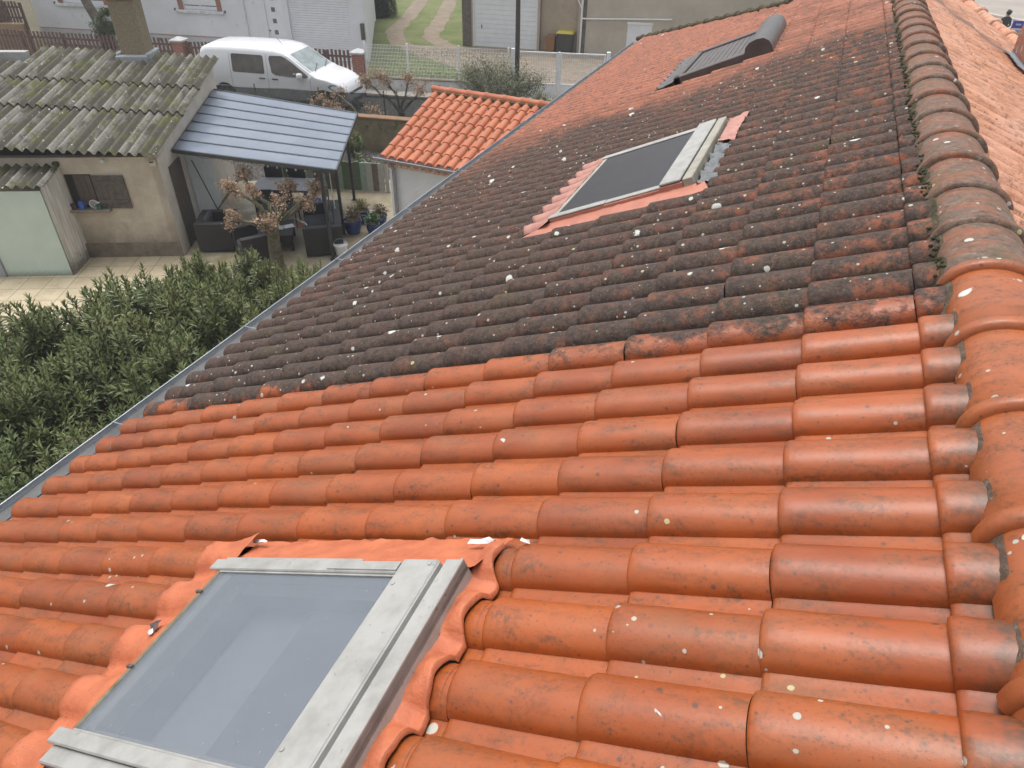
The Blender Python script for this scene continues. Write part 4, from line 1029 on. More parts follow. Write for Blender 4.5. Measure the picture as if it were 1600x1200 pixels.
ole_src = []
GRP_OLE = 'oleander shrubs in the hedge below the gutter'
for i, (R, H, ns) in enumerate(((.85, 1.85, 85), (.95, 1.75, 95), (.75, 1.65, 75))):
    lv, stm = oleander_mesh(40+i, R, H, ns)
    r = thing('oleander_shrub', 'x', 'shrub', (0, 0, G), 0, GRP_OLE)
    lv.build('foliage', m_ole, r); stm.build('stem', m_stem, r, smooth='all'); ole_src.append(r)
random.seed(3)
spots = [
 (-11.25, 4.15, 0, .98, 'oleander at the left frame edge, growing in front of the green store'),
 (-11.05, 3.05, 1, .90, 'oleander below the one at the left edge, against the cream terrace'),
 (-9.85, 4.55, 2, 1.02, 'oleander with upright shoots over the middle of the cream terrace'),
 (-9.9, 3.35, 0, 1.0, 'broad oleander just downhill of the upright shoots on the terrace edge'),
 (-9.45, 5.65, 1, .98, 'tall oleander in front of the shed corner'),
 (-9.15, 6.75, 2, .92, 'oleander whose pale shoots top the hedge below the patio edge'),
 (-8.75, 7.6, 0, .70, 'oleander in front of the rattan armchairs'),
 (-7.95, 8.0, 1, .66, 'oleander in front of the pruned tree trunk'),
 (-7.2, 8.3, 2, .66, 'rightmost oleander of the hedge, tight against the gutter'),
 (-8.5, 4.6, 1, 1.0, 'dense oleander in the centre of the hedge'),
 (-8.1, 5.9, 0, .98, 'dark oleander behind the gutter where the lichen band meets it'),
 (-7.4, 7.0, 1, .78, 'oleander between the gutter and the tallest pale shoots'),
 (-8.7, 3.2, 2, 1.05, 'oleander with fresh bright green whorls left of the gutter'),
 (-7.3, 4.4, 0, .9, 'shaded oleander under the gutter beside the washed tiles'),
 (-6.9, 5.7, 2, .92, 'shaded oleander pressed under the gutter in mid hedge'),
 (-9.4, 2.2, 1, .95, 'lowest oleander by the left frame edge'),
 (-8.1, 2.0, 0, .92, 'oleander at the lower left beside the gutter'),
 (-7.2, 3.1, 1, .85, 'darkest low oleander close to the house wall'),
]
first = {}
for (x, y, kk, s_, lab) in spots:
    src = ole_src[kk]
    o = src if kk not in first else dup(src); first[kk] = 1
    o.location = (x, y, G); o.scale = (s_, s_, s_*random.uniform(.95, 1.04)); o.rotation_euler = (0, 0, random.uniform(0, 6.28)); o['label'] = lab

# pollarded tree with dry heads
m_dry = leaf_mat('dry_head', (.22, .15, .095), (.56, .43, .31), None, .9)
def dry_cluster(mb, c, r, n_):
    for i in range(n_):
        d = Vector((random.gauss(0, 1), random.gauss(0, 1), random.gauss(0, 1))).normalized()
        p = Vector(c)+d*r*random.uniform(.15, 1.25); nd = (d+Vector((random.uniform(-.6, .6), random.uniform(-.6, .6), random.uniform(-.6, .6)))).normalized()
        s_ = nd.orthogonal().normalized(); t2 = nd.cross(s_); q = random.uniform(.010, .028)
        k = len(mb.v); mb.v += [tuple(p-s_*q), tuple(p+t2*q*.9+nd*q*.5), tuple(p+s_*q), tuple(p-t2*q*.9+nd*q*.4)]; mb.c += [random.random()]*4
        mb.f.append((k, k+1, k+2, k+3))
def pollard(name, label, base, base_h, heads, trunk_pts, trunk_r, moss=True, cat='tree', cl=.13, n_=150):
    t = thing(name, label, cat, base, 0)
    mb = MB(); mb.tube(trunk_pts, trunk_r, 14); mb.build('trunk', m_bark, t, smooth=60)
    br = MB(); hd = MB(); hd.usec = True; ms = MB()
    for (st, mid, end) in heads:
        q_ = [Vector(st).lerp(Vector(mid), f) for f in (0, .35, .7)]+[Vector(mid).lerp(Vector(end), f) for f in (0, .3, .65, 1)]
        q_ = [p+Vector((random.gauss(0, .018), random.gauss(0, .018), random.gauss(0, .014))) for p in q_]
        br.tube(q_, [.046*random.uniform(.85, 1.2)-.0035*i for i in range(7)], 8)
        for q in range(9):
            p = random.choice(q_[2:]); e = p+Vector((random.gauss(0, .12), random.gauss(0, .12), random.gauss(.08, .07))); br.tube([p, p.lerp(e, .5)+Vector((0, 0, .015)), e], [.010, .006, .003], 5)
        m2 = Vector(mid)
        if moss: ms.tube([Vector(st).lerp(m2, .2)+Vector((0, 0, .02)), m2+Vector((0, 0, .022)), m2.lerp(Vector(end), .4)+Vector((0, 0, .016))], [.040, .036, .016], 7)
        for q in range(7):
            c = Vector(end)+Vector((random.gauss(0, .10), random.gauss(0, .10), random.gauss(.03, .07))); br.tube([end, c], [.016, .008], 5); dry_cluster(hd, c, cl*random.uniform(.6, 1.0), n_//3)
        f = random.uniform(.5, .8); dry_cluster(hd, m2.lerp(Vector(end), f), cl*.7, n_//5)
    br.build('branch', m_bark, t, smooth=60); hd.build('dry_leaves', m_dry, t)
    if moss: ms.build('moss', m_moss, t, smooth='all')
    return t
random.seed(11)
def hv(u, v, h):  # yard offsets relative to the tree foot at uv (2.1,-.75)
    p = Y(u, v, h); b = Y(2.15, -.78, 0); return (p[0]-b[0], p[1]-b[1], p[2]-b[2])
tp = hv(2.2, -.80, 1.06)
heads = [(hv(2.2, -.78, .95), hv(1.95, -.45, 1.25), hv(1.22, .05, 1.48)), (hv(2.2, -.78, 1.0), hv(1.8, -.3, 1.32), hv(1.50, .40, 1.58)), (hv(2.2, -.78, 1.0), hv(2.3, -.45, 1.25), hv(2.42, .2, 1.45)),
         (hv(2.2, -.78, .95), hv(2.65, -.45, 1.25), hv(3.02, .05, 1.45)), (hv(2.2, -.78, .9), hv(1.8, -.85, 1.1), hv(1.42, -.9, 1.22)), (hv(2.2, -.8, .92), hv(2.2, -.85, 1.05), hv(2.12, -.98, 1.10)),
         (hv(2.2, -.78, .98), hv(2.5, -.5, 1.12), hv(2.8, -.22, 1.24)), (hv(2.2, -.78, 1.), hv(2.1, -.4, 1.3), hv(1.75, -.1, 1.42)), (hv(2.2, -.78, 1.), hv(2.35, -.6, 1.18), hv(2.38, -.35, 1.28))]
pt = pollard('pollarded_tree', 'low pruned tree with mossy limbs and dry brown heads beside the patio', Y(2.15, -.78, 0), G, heads, [(0, 0, 0), (.0, .0, .5), tp], [.135, .125, .115], n_=230)
mb = MB(); mb.lathe([(.001, 0), (.095, 0.002), (.105, -.004)], tp[0], tp[1], 14); o = mb.build('saw_cut', M('sawn_wood', (.50, .34, .22), (.40, .26, .16), .9, 30), pt); o.location = (0, 0, tp[2]+.006)

# potted plants
def potted(label, u, v, r, h, kind, s):
    random.seed(s); t = thing('potted_plant', label, 'potted plant', Y(u, v, .012), YA, 'blue pots with plants by the pergola')
    mb = MB(); mb.lathe([(r*.7, 0), (r*.95, h*.5), (r, h*.85), (r*1.08, h*.86), (r*1.08, h), (r*.95, h), (r*.9, h*.88)], 0, 0, 20); mb.build('pot', M('cobalt_pot', (.012, .028, .13), (.02, .045, .2), .2, 5, bump=0), t, smooth=40)
    mb = MB(); mb.lathe([(r*.92, h*.88), (.001, h*.9)], 0, 0, 16); mb.build('soil', m_earth, t)
    mb = MB(); mb.usec = True
    for i in range(230):
        d = Vector((random.gauss(0, 1), random.gauss(0, 1), abs(random.gauss(0, .9))+.2)).normalized(); p = Vector((0, 0, h))+Vector((d.x*r*1.2, d.y*r*1.2, d.z*r*1.3))*random.uniform(.2, 1)
        leaf(mb, p, d+Vector((0, 0, .1)), Vector((0, 0, 1)), random.uniform(.05, .10), .014, random.random())
    mb.build('foliage', {'a': leaf_mat('pot_leaf_yellow', (.14, .15, .05), (.30, .27, .12)), 'b': leaf_mat('pot_leaf_green', (.03, .09, .03), (.08, .16, .06)), 'c': leaf_mat('pot_leaf_red', (.13, .08, .05), (.17, .15, .07))}[kind], t)
potted('large blue pot with a brownish plant, nearest the sofa', 3.47, 1.06, .20, .32, 'c', 1)
potted('blue pot with a pale yellow green bush, behind the large pot', 3.62, 1.62, .17, .30, 'a', 2)
potted('blue pot with deep green leaves closest to the gutter', 3.93, .98, .15, .26, 'b', 3)
potted('small blue pot with a reddish plant, farthest right', 4.05, 1.45, .16, .26, 'c', 4)

# ------------------------------------------------------------------ annex with bright clay roof
AX0, AY0, AZ0 = -7.84, 10.60, -3.345; AYR, AZR = 12.80, -2.62; AX1 = -4.9
annex = thing('annex', 'small white annex with a bright orange tiled roof and grey gutter', 'annex', (AX0, AY0, G), R_(-2.5))
slp = math.atan2(AZR-AZ0, AYR-AY0); cs, sn = math.cos(slp), math.sin(slp); SL = math.hypot(AYR-AY0, AZR-AZ0)
def A3(s, x, h=0):   # s up the slope from the eave, x across, local annex frame
    return (x, s*cs - h*sn, (AZ0-G)+s*sn+h*cs)
mb = MB(); mb.usec = True; ca = SL/7; pb = .205
for r_ in range(7):
    for n_ in range(0, 14):
        x0 = .085+n_*pb
        if x0 > AX1-AX0: continue
        rr = random.random(); prof = tile_profile(8); k0 = len(mb.v); off = random.uniform(-.008, .008)
        st = [(1, -.016), (.5, -.008), (.06, 0.002), (.015, .003), (.0, -.004), (-.004, -.026)]
        for (f, e) in st:
            for (py, ph) in prof: mb.v.append(A3((r_+f)*ca+off*(f < .5)+.005, x0-py*1.02, ph*1.05+e+.045)); mb.c.append(rr)
        m_ = len(prof)
        for i in range(len(st)-1):
            for j in range(m_-1): a = k0+i*m_+j; mb.f.append((a+m_, a+m_+1, a+1, a))
mb.build('roof', m_annex, annex, smooth=50)
yr, zr_ = AYR-AY0, AZR-G
for i in range(8):
    mb = MB(); mb.usec = True; x0 = -.04+i*.40; rr = random.random(); st = [(x0, .088), (x0+.004, .10), (x0+.05, .102), (x0+.06, .09), (x0+.40, .082)]; k0 = len(mb.v)
    for (x, q) in st:
        for j in range(13): a = math.pi*j/12; mb.v.append((x, yr+q*math.cos(a), zr_+.0+q*.85*math.sin(a))); mb.c.append(rr)
    for a_ in range(4):
        for j in range(12): a = k0+a_*13+j; mb.f.append((a, a+1, a+14, a+13))
    mb.build('ridge_tile', m_annex, annex, smooth=60)
mb = MB(); mb.box(0, 2.9, yr-.13, yr-.085, zr_-.06, zr_+.0, .01); mb.build('ridge_mortar', m_mortar, annex)
mb = MB(); H_ = AZ0-G
mb.box(.10, 2.9, .16, .30, 0, H_-.12); 
mb.add([(.10, .30, 0), (.10, 2.2, 0), (.10, yr, zr_-.06), (.10, .30, H_+.03), (.24, .30, 0), (.24, 2.2, 0), (.24, yr, zr_-.06), (.24, .30, H_+.03)], [(3, 2, 1, 0), (4, 5, 6, 7), (3, 7, 6, 2), (0, 4, 7, 3)])
mb.build('wall', M('annex_white', (.70, .71, .73), (.62, .63, .64), .8, 2, bump=.1), annex)
mb = MB(); mb.add([A3(.05, .02, -.03), A3(.05, 2.95, -.03), A3(SL, 2.95, -.03), A3(SL, .02, -.03)], [(0, 1, 2, 3)]); mb.add([A3(SL, .02, .02), A3(SL, 2.95, .02), (2.95, yr+2.2, H_), (.02, yr+2.2, H_)], [(0, 1, 2, 3)]); mb.build('roof_underside', m_board, annex)
# scalloped tile course under the eave
mb = MB()
for i in range(18):
    x = .16+i*.16; mb.tube([(x, -.0, H_-.075), (x, .16, H_-.06)], .055, 10)
mb.build('scalloped_eave', m_annex, annex, smooth=60)
mb = MB(); mb.box(.10, 2.9, .03, .158, H_-.135, H_-.085, .005); mb.box(.10, 2.9, .06, .157, H_-.19, H_-.137, .005); mb.build('cornice', M('cornice', (.52, .30, .20), (.60, .50, .42), .85, 20, lo=.45, hi=.55), annex)
mb = MB(); pr = [(-.075*math.cos(a)-.05, -.065*math.sin(a)+H_-.0) for a in [math.pi*i/10 for i in range(11)]]
k0 = 0
for x in (-.05, 2.95):
    for (y, z) in pr: mb.v.append((x, y, z))
mb.f += [(i+1, i, 11+i, 12+i) for i in range(10)] + [tuple(range(11))]; mb.c = [.5]*22
mb.tube([(-.05, -.13, H_+.005), (2.95, -.13, H_+.005)], .009, 6)
m_pvc = M('grey_pvc', (.30, .30, .32), (.25, .25, .27), .4, 7)
g_ = mb.build('gutter', m_pvc, annex, smooth=60)
mb = MB(); mb.tube([(.24, -.05, H_-.06), (.24, .0, H_-.16), (.24, .10, H_-.24), (.24, .10, .2)], .036, 12); mb.build('downpipe', m_pvc, g_, smooth=60)
mb = MB(); mb.box(-.03, .09, .02, .10, H_-.16, H_-.02, .01); mb.build('bracket', m_pvc, g_)

# ------------------------------------------------------------------ striped board fence, gate ring, things beyond the patio
sf = thing('striped_fence', 'low fence of green, white and brown vertical boards behind the patio', 'fence', Y(.95, 4.0), YA+R_(-9))
m_str = {0: M('board_green', (.13, .20, .12), (.10, .16, .09), .8, 8), 1: M('board_white', (.48, .49, .45), (.40, .41, .37), .8, 8), 2: M('board_brown', (.20, .15, .11), (.15, .11, .08), .85, 8), 3: M('board_mint', (.33, .42, .34), (.28, .36, .29), .8, 8)}
seq = [2, 3, 1, 0, 2, 0, 1, 3, 2, 1, 0, 2, 3, 0, 2, 0, 3, 1, 2, 1]
for i, c_ in enumerate(seq):
    MB().box(i*.155, i*.155+.15, -.012, .012, .02, .74+.03*random.random(), .004).build('board', m_str[c_], sf)
mb = MB(); mb.box(0, 3.1, .014, .05, .2, .26); mb.box(0, 3.1, .014, .05, .58, .64); mb.build('rail', m_oldwood, sf)
mb = MB(); mb.box(3.12, 3.20, -.04, .04, .02, .82, .006); mb.build('post', m_str[1], sf)
mb = thing('garden_hose', 'yellow hose draped over the end of the striped fence', 'hose', Y(4.2, 3.5, 0), YA)
h1 = MB(); h1.tube([(-.10, 0, .62), (.1, .1, .60), (.4, .15, .52), (.7, .1, .50)], .014, 7); h1.tube([(-.1, .05, .22), (.15, .1, .28), (.4, .2, .30), (.6, .3, .2)], .014, 7); h1.build('hose', M('yellow_hose', (.55, .36, .05), None, .4), mb, smooth=True)
o = MB(); o.lathe([(.10, 0), (.13, .12), (.12, .26), (.07, .34), (.07, .38)], 0, 0, 16); o = o.build('green_container', M('bright_green', (.06, .42, .10), (.08, .5, .14), .35), smooth=40); o.location = Y(4.45, 3.75, .3); tag(o, 'bright green plastic container beside the annex wall', 'container')
o = MB().box(-.2, .25, -.2, .2, 0, .3, .01).build('crate', m_oldwood); o.location = Y(4.45, 3.75, 0); o.rotation_euler = (0, 0, YA); tag(o, 'weathered wooden crate under the bright green container', 'crate')
# low garden wall and heaps of stones
BWA = R_(10)
o = MB(); o.box(-1.6, 8, -.12, .12, 0, .92, .015); o = o.build('garden_wall', M('brown_wall', (.24, .19, .12), (.15, .13, .08), .95, 3, bump=.6, speck=((.10, .11, .04), 5, .58))); o.location = (-12.9, 16.8, G); o.rotation_euler = (0, 0, BWA); tag(o, 'stained brown garden wall between the pergola and the annex', 'wall')
cpb = MB().box(-1.62, 8.02, -.15, .15, .923, .985, .012).build('coping', M('rusty_coping', (.26, .13, .07), (.17, .12, .07), .9, 5, bump=.4), o)
# coil of wire on the gravel
o = MB()
for i in range(5):
    o.tube([((.17+.008*i)*math.cos(a), .06*math.sin(a)+.02*i, .2+(.17+.008*i)*math.sin(a)) for a in [2*math.pi*j/20 for j in range(21)]], .006, 5)
o = o.build('wire_coil', m_zinc, smooth=True); o.location = Y(3.25, 4.75, 0); tag(o, 'coil of grey wire leaning on the gravel behind the striped fence', 'coil')
# bushes in the bed
def bush(name, label, loc, rx, ry, h, n_, mat_, L, W, seed, stems=14, cat='bush', up=.5, group=None):
    random.seed(seed); t = thing(name, label, cat, loc, 0, group); mb = MB(); mb.usec = True; sm = MB()
    ends = []
    for i in range(stems):
        an = random.uniform(0, 6.28); r_ = math.sqrt(random.random()); e = Vector((rx*r_*math.cos(an), ry*r_*math.sin(an), h*(.55+.4*random.random())*(1-.35*r_*r_)))
        b0 = Vector((e.x*.25, e.y*.25, 0)); m_ = b0.lerp(e, .5)+Vector((0, 0, .05)); sm.tube([b0, m_, e], [.016, .012, .005], 5, cap=False); ends.append((b0, m_, e, random.random()))
    for i in range(n_):
        b0, m_, e, tn = random.choice(ends); f = random.random()**.6; p = m_.lerp(e, f) if random.random() < .8 else b0.lerp(m_, random.uniform(.4, 1))
        p = p+Vector((random.gauss(0, .10*rx), random.gauss(0, .10*ry), random.gauss(0, .07*h)))
        d = Vector((random.gauss(0, 1), random.gauss(0, 1), random.gauss(up, .8)))
        leaf(mb, p, d, Vector((0, 0, 1)), L*random.uniform(.6, 1.2), W, min(1, max(0, .3*tn+.5*p.z/h+random.uniform(-.15, .3))))
    mb.build('foliage', mat_, t); sm.build('stem', m_stem, t, smooth='all'); return t
m_small = leaf_mat('small_leaf', (.045, .065, .03), (.17, .19, .10), (.20, .17, .12), .6)
m_grn = leaf_mat('fresh_leaf', (.04, .09, .02), (.16, .22, .07), None, .5)
bush('shrub', 'big loose grey green shrub in front of the white gate', (-10.4, 22.4, G), 1.75, 1.0, 1.75, 11000, m_small, .07, .016, 21, 60)
bush('shrub', 'low green shrub at the right foot of the big grey green one', (-8.6, 21.6, G), .8, .7, 1.1, 3500, m_small, .06, .015, 22, 26)
bush('climber', 'green creeper hanging on the brown garden wall by the pergola corner', (-12.2, 16.2, G), .35, .3, .85, 900, m_grn, .06, .02, 23, 10, 'creeper')
bush('climber', 'thin leafy creeper at the back post of the pergola', (-10.9, 14.6, G), .22, .25, .9, 700, m_grn, .06, .02, 24, 8, 'creeper')
# pruned limbs with dry heads in front of the white wall
random.seed(31)
pollard('pruned_tree', 'leaning pruned tree with brown heads left of the annex roof', (-12.6, 19.6, G), G,
        [((0, 0, .3), (-.5, .0, .75), (-1.1, -.1, 1.15)), ((0, 0, .35), (-.2, .1, .85), (-.55, .1, 1.30)), ((0, 0, .35), (.1, .1, .8), (.25, .2, 1.35)), ((0, 0, .3), (.5, -.1, .8), (.9, -.3, 1.2)), ((0, 0, .3), (-.2, .1, .9), (-.9, .2, 1.35))],
        [(0, 0, 0), (0, 0, .2), (0, 0, .4)], [.13, .12, .10], moss=False, cl=.22, n_=260)
pollard('pruned_tree', 'low spreading pruned tree with brown heads beyond the pergola corner', (-12.9, 17.75, G), G,
        [((0, 0, .3), (-.6, .0, .7), (-1.25, -.1, .98)), ((0, 0, .3), (-.35, .2, .75), (-.9, .3, 1.1)), ((0, 0, .35), (.2, .1, .6), (.35, .1, .85)), ((0, 0, .3), (-.3, -.2, .6), (-.6, -.3, .8))],
        [(0, 0, 0), (0, 0, .2), (0, 0, .35)], [.11, .10, .09], moss=False, cl=.17, n_=220)
# shade netting fence along the pavement
NA = R_(14); NO = (-20.5, 16.35)
t = thing('netting_fence', 'dark shade netting stretched on wires between the van and the pergola', 'fence', (NO[0], NO[1], G), NA)
mb = MB(); nn = 90
for i in range(nn+1):
    x = 10.5*i/nn; s_ = .03*math.sin(x*2.1)+.02*math.sin(x*5.3)
    mb.v += [(x, s_, .05), (x, s_*.5, .65), (x, s_*.2, 1.22-.03*abs(math.sin(x*1.2)))]
for i in range(nn): mb.f += [(3*i, 3*i+3, 3*i+4, 3*i+1), (3*i+1, 3*i+4, 3*i+5, 3*i+2)]
mb.c = [.5]*len(mb.v)
k = N('shade_net'); k.set('Base Color', k.mix(k.mp(k.noise(4, 5, .7), .4, .65), (.030, .036, .036), (.075, .08, .07))).set('Roughness', .85).bump(k.noise(70, 2, .6), .6, .01)
tr_ = k.t.nodes.new('ShaderNodeBsdfTransparent'); mx = k.t.nodes.new('ShaderNodeMixShader'); mx.inputs[0].default_value = .18
k.t.links.new(k.b.outputs[0], mx.inputs[1]); k.t.links.new(tr_.outputs[0], mx.inputs[2]); k.t.links.new(mx.outputs[0], k.t.nodes['Material Output'].inputs['Surface'])
mb.build('net', k.m, t, smooth=True)
for i in range(6):
    mb = MB(); mb.tube([(i*2.05+.1, .03, 0), (i*2.05+.1, .03, 1.3)], .022, 8); mb.build('post', m_darkwood, t, smooth=True)
mb = MB(); mb.tube([(0, 0, 1.23), (10.5, 0, 1.23)], .006, 5); mb.build('wire', m_zinc, t)

# ------------------------------------------------------------------ white mesh fence on its low wall
m_wh = M('white_lacquer', (.78, .79, .80), (.70, .71, .72), .45, 6)
m_lowwall = M('pale_wall', (.58, .60, .62), (.46, .47, .47), .85, 2.2, bump=.2, speck=((.22, .22, .20), 6, .63))
t = thing('mesh_fence', 'white welded mesh fence on a low pale wall in front of the lawn', 'fence', (FO[0], FO[1], G), FA)
MB().box(.22, 5.35, -.11, .11, 0, .47, .01).build('wall', m_lowwall, t)
MB().box(.22, 5.35, -.13, .13, .473, .52, .01).build('coping', M('dark_coping', (.20, .18, .15), (.13, .12, .09), .9, 5), t)
POST = [.10, 1.66, 3.52, 5.30]
for p in POST: MB().box(p-.032, p+.032, -.03, .03, .0 if p < .2 else .523, 1.67, .008).build('post', m_wh, t, smooth=30)
def mesh_panel(mb, x0, x1, z0, z1, y=0, sv=.055, sh=.11, r=.0042):
    n_ = int((x1-x0)/sv)
    for i in range(n_+1): x = x0+(x1-x0)*i/n_; mb.box(x-r, x+r, y-r, y+r, z0, z1)
    n_ = int((z1-z0)/sh)
    for i in range(n_+1): z = z0+(z1-z0)*i/n_; mb.box(x0, x1, y-r*2.4, y-r*1.02, z-r*1.2, z+r*1.2)
for a, b in zip(POST[:-1], POST[1:]):
    mb = MB(); mesh_panel(mb, a+.035, b-.035, .55, 1.60); mb.build('mesh_panel', m_wh, t)
t = thing('double_gate', 'white double driveway gate with mesh above and solid panels below', 'gate', F(5.45, 0, 0), FA)
for nm, a, b in (('gate_leaf', .10, 1.60), ('gate_leaf', 1.68, 3.25)):
    mb = MB(); mb.box(a, a+.05, -.025, .025, .06, 1.58, .005); mb.box(b-.05, b, -.025, .025, .06, 1.58, .005)
    for z in (.06, .50, 1.53): mb.box(a+.052, b-.052, -.022, .022, z, z+.05, .004)
    lf = mb.build(nm, m_wh, t, smooth=30)
    mb = MB(); mesh_panel(mb, a+.06, b-.06, .58, 1.50, sv=.06, sh=.12); mb.build('mesh_panel', m_wh, lf)
    MB().box(a+.054, b-.054, -.008, .008, .112, .498).build('panel', m_wh, lf)
MB().box(1.605, 1.675, -.04, .04, .05, 1.60, .006).build('meeting_post', m_wh, t)
MB().box(1.46, 1.60, -.06, -.03, .95, .98, .004).build('handle', m_wh, t)
MB().box(-.05, .07, -.06, .06, 0, 1.66, .01).build('gate_post', m_wh, t, smooth=30)
MB().box(3.28, 3.42, -.07, .07, 0, 1.66, .01).build('gate_post', m_wh, t, smooth=30)
# gate walls to the right
o = MB().box(3.45, 11, -.1, .1, 0, 1.0, .01).build('low_wall', m_lowwall); o.location = F(5.45, 0, 0); o.rotation_euler = (0, 0, FA); tag(o, 'pale low wall continuing right of the double gate', 'wall')
# brick gate pillar
m_brk = brick_mat('red_brick', (.40, .13, .075), (.31, .095, .06), (.33, .26, .22), bw=.21, rh=.062)
m_capw = M('cast_cap', (.50, .51, .50), (.38, .39, .38), .9, 8, bump=.4)
def pillar(label, p, hgt):
    t = thing('brick_pillar', label, 'pillar', p, FA, 'brick gate pillars')
    MB().box(-.20, .20, -.20, .20, 0, hgt, .006).build('shaft', m_brk, t)
    mb = MB(); mb.lathe([(.36, hgt+.002), (.36, hgt+.06), (.05, hgt+.16), (.001, hgt+.165)], 0, 0, 4); c = mb.build('cap', m_capw, t); c.rotation_euler = (0, 0, R_(45))
pillar('tall brick pillar with a white cap at the left end of the white mesh fence', F(-.15, -.0), 1.28)
PA = R_(12)
def PK(a, b=0, h=0): return along((-15.8, 22.585), PA, a, b, h)
pillar('brick pillar with a white cap in the picket fence, right of the shed chimney', PK(-7.15, .0), 1.35)
# picket fences
def pickets(label, o_, ang, L, h, base, n_, wd=.085, mat_=None, skip=()):
    t = thing('picket_fence', label, 'fence', o_, ang, 'brown picket fences in front of the white house')
    mb = MB()
    for i in range(n_):
        x = i*L/n_+.02; hh = h+random.uniform(-.012, .012)
        mb.box(x, x+wd, -.012, .012, base, hh)
    mb.build('pickets', mat_, t)
    mb = MB(); mb.box(0, L, .014, .05, base+.15, base+.22); mb.box(0, L, .014, .05, h-.25, h-.18); mb.build('rail', mat_, t)
    for i in range(int(L/1.8)+1): MB().box(i*1.8, i*1.8+.09, .052, .14, 0, h-.05).build('post', mat_, t)
m_pick = M('stained_picket', (.17, .10, .082), (.125, .075, .06), .8, 9)
pickets('brown picket fence behind the parked van, ending at the tall brick pillar', PK(-6.9, 0), PA, 6.45, 1.36, .12, 42, mat_=m_pick)
pickets('long brown picket fence at the upper left, behind the shed roof', PK(-17.5, 0), PA, 10.1, 1.42, .35, 62, mat_=m_pick)
o = MB().box(-17.5, -7.4, -.1, .1, 0, .33, .01).build('fence_wall', m_lowwall); o.location = PK(0, 0, 0); o.rotation_euler = (0, 0, PA); tag(o, 'low pale wall under the long brown picket fence', 'wall')

# leaning old trunk with an ivy ball behind the pickets
t = thing('ivy_trunk', 'leaning dead trunk with a ball of ivy, behind the picket fence', 'tree', PK(-10.35, .5), PA)
mb = MB(); mb.tube([(.1, 0, 0), (.0, 0, .8), (-.20, 0, 1.5), (-.52, 0, 2.3), (-.9, .05, 3.4), (-1.1, .1, 4.2)], [.26, .24, .19, .17, .15, .10], 12)
mb.build('trunk', M('grey_bark', (.17, .15, .12), (.08, .07, .055), .95, 9, bump=1., bd=.03), t, smooth=60)
mb = MB(); mb.usec = True; random.seed(5)
for i in range(3600):
    d = Vector((random.gauss(0, 1), random.gauss(0, 1), random.gauss(0, 1))).normalized(); rr = random.uniform(.55, 1.05)*(1+.18*noise.noise(d*2.3))
    if i % 3 == 0: f = random.random(); p = Vector((.08-.35*f, -.18+random.gauss(0, .05), .3+1.5*f))+Vector((random.gauss(0, .16), random.gauss(0, .05), 0))
    else: p = Vector((.22, -.05, 1.80))+Vector((d.x*.50, d.y*.45, d.z*.42))*rr
    leaf(mb, p, d+Vector((0, 0, -.2)), Vector((0, 0, 1)), random.uniform(.05, .09), .028, random.random())
mb.build('ivy', leaf_mat('ivy_leaf', (.035, .06, .02), (.11, .15, .055), None, .45), t)

# ------------------------------------------------------------------ white house behind the van
HA = R_(11); HO = (-18.111, 26.537)
house2 = thing('white_house', 'white rendered house with shuttered windows, a tall door and a ribbed garage door', 'house', (HO[0], HO[1], G), HA)
m_hw = M('cool_white_render', (.72, .74, .77), (.65, .67, .69), .85, .9, bump=.25, speck=((.55, .56, .57), 3, .64))
HL, HD, HH = -15.45, 9, 3.6
def openings_wall(mb, x0, x1, z0, z1, ops, yth=.18):
    """front wall (y from 0 to yth) with rectangular openings"""
    ops = sorted(ops); x = x0
    for (a, b, c, d) in ops:
        mb.box(x, a, 0, yth, z0, z1)
        if c > z0: mb.box(a, b, 0, yth, z0, c)
        if d < z1: mb.box(a, b, 0, yth, d, z1)
        x = b
    mb.box(x, x1, 0, yth, z0, z1)
GAR = (-3.32, -.64, 0.02, 2.75); DOOR = (-4.34, -3.55, .02, 2.75); WN2 = (-8.06, -6.52, 1.66, 2.8); WN1 = (-13.85, -11.85, 1.66, 2.8)
mb = MB(); openings_wall(mb, HL, 0, 0, HH, [GAR, DOOR, WN2, WN1]); KX = -HD*math.tan(R_(18.5)); mb.prism([(-.18, .181), (0, .181), (KX, HD), (KX-.18, HD)], 0, HH); mb.prism([(HL, .181), (HL+.18, .181), (HL+.18+KX, HD), (HL+KX, HD)], 0, HH); mb.box(HL+KX, KX, HD+.001, HD+.18, 0, HH)
mb.build('wall', m_hw, house2)
mb = MB(); mb.add([(HL-.4, -.4, HH-.02), (.4, -.4, HH-.02), (.3+KX/2, HD/2, HH+1.3), (HL-.4+KX/2, HD/2, HH+1.3), (.3+KX, HD+.5, HH-.02), (HL-.4+KX, HD+.5, HH-.02)], [(0, 1, 2, 3), (3, 2, 4, 5), (1, 4, 2), (0, 3, 5)]); mb.build('roof', m_annex, house2)
mb = MB(); mb.box(HL, -4.5, -.035, -.003, 0, .62, .004); mb.build('plinth', M('plinth_white', (.54, .56, .58), (.45, .46, .47), .8, 3), house2)
mb = MB(); mb.box(HL, -4.5, -.045, -.003, .623, .655, .003); mb.build('plinth_band', M('salmon_band', (.42, .24, .18), (.36, .22, .17), .8, 4), house2)
mb = MB(); mb.box(-9.66, -9.48, -.042, -.037, .37, .50); mb.build('vent', M('vent_dark', (.16, .16, .17), None, .6), house2)
m_shut = M('white_shutter', (.76, .78, .81), (.70, .72, .75), .5, 4)
m_sill = M('white_sill', (.70, .72, .74), (.50, .52, .54), .6, 5)
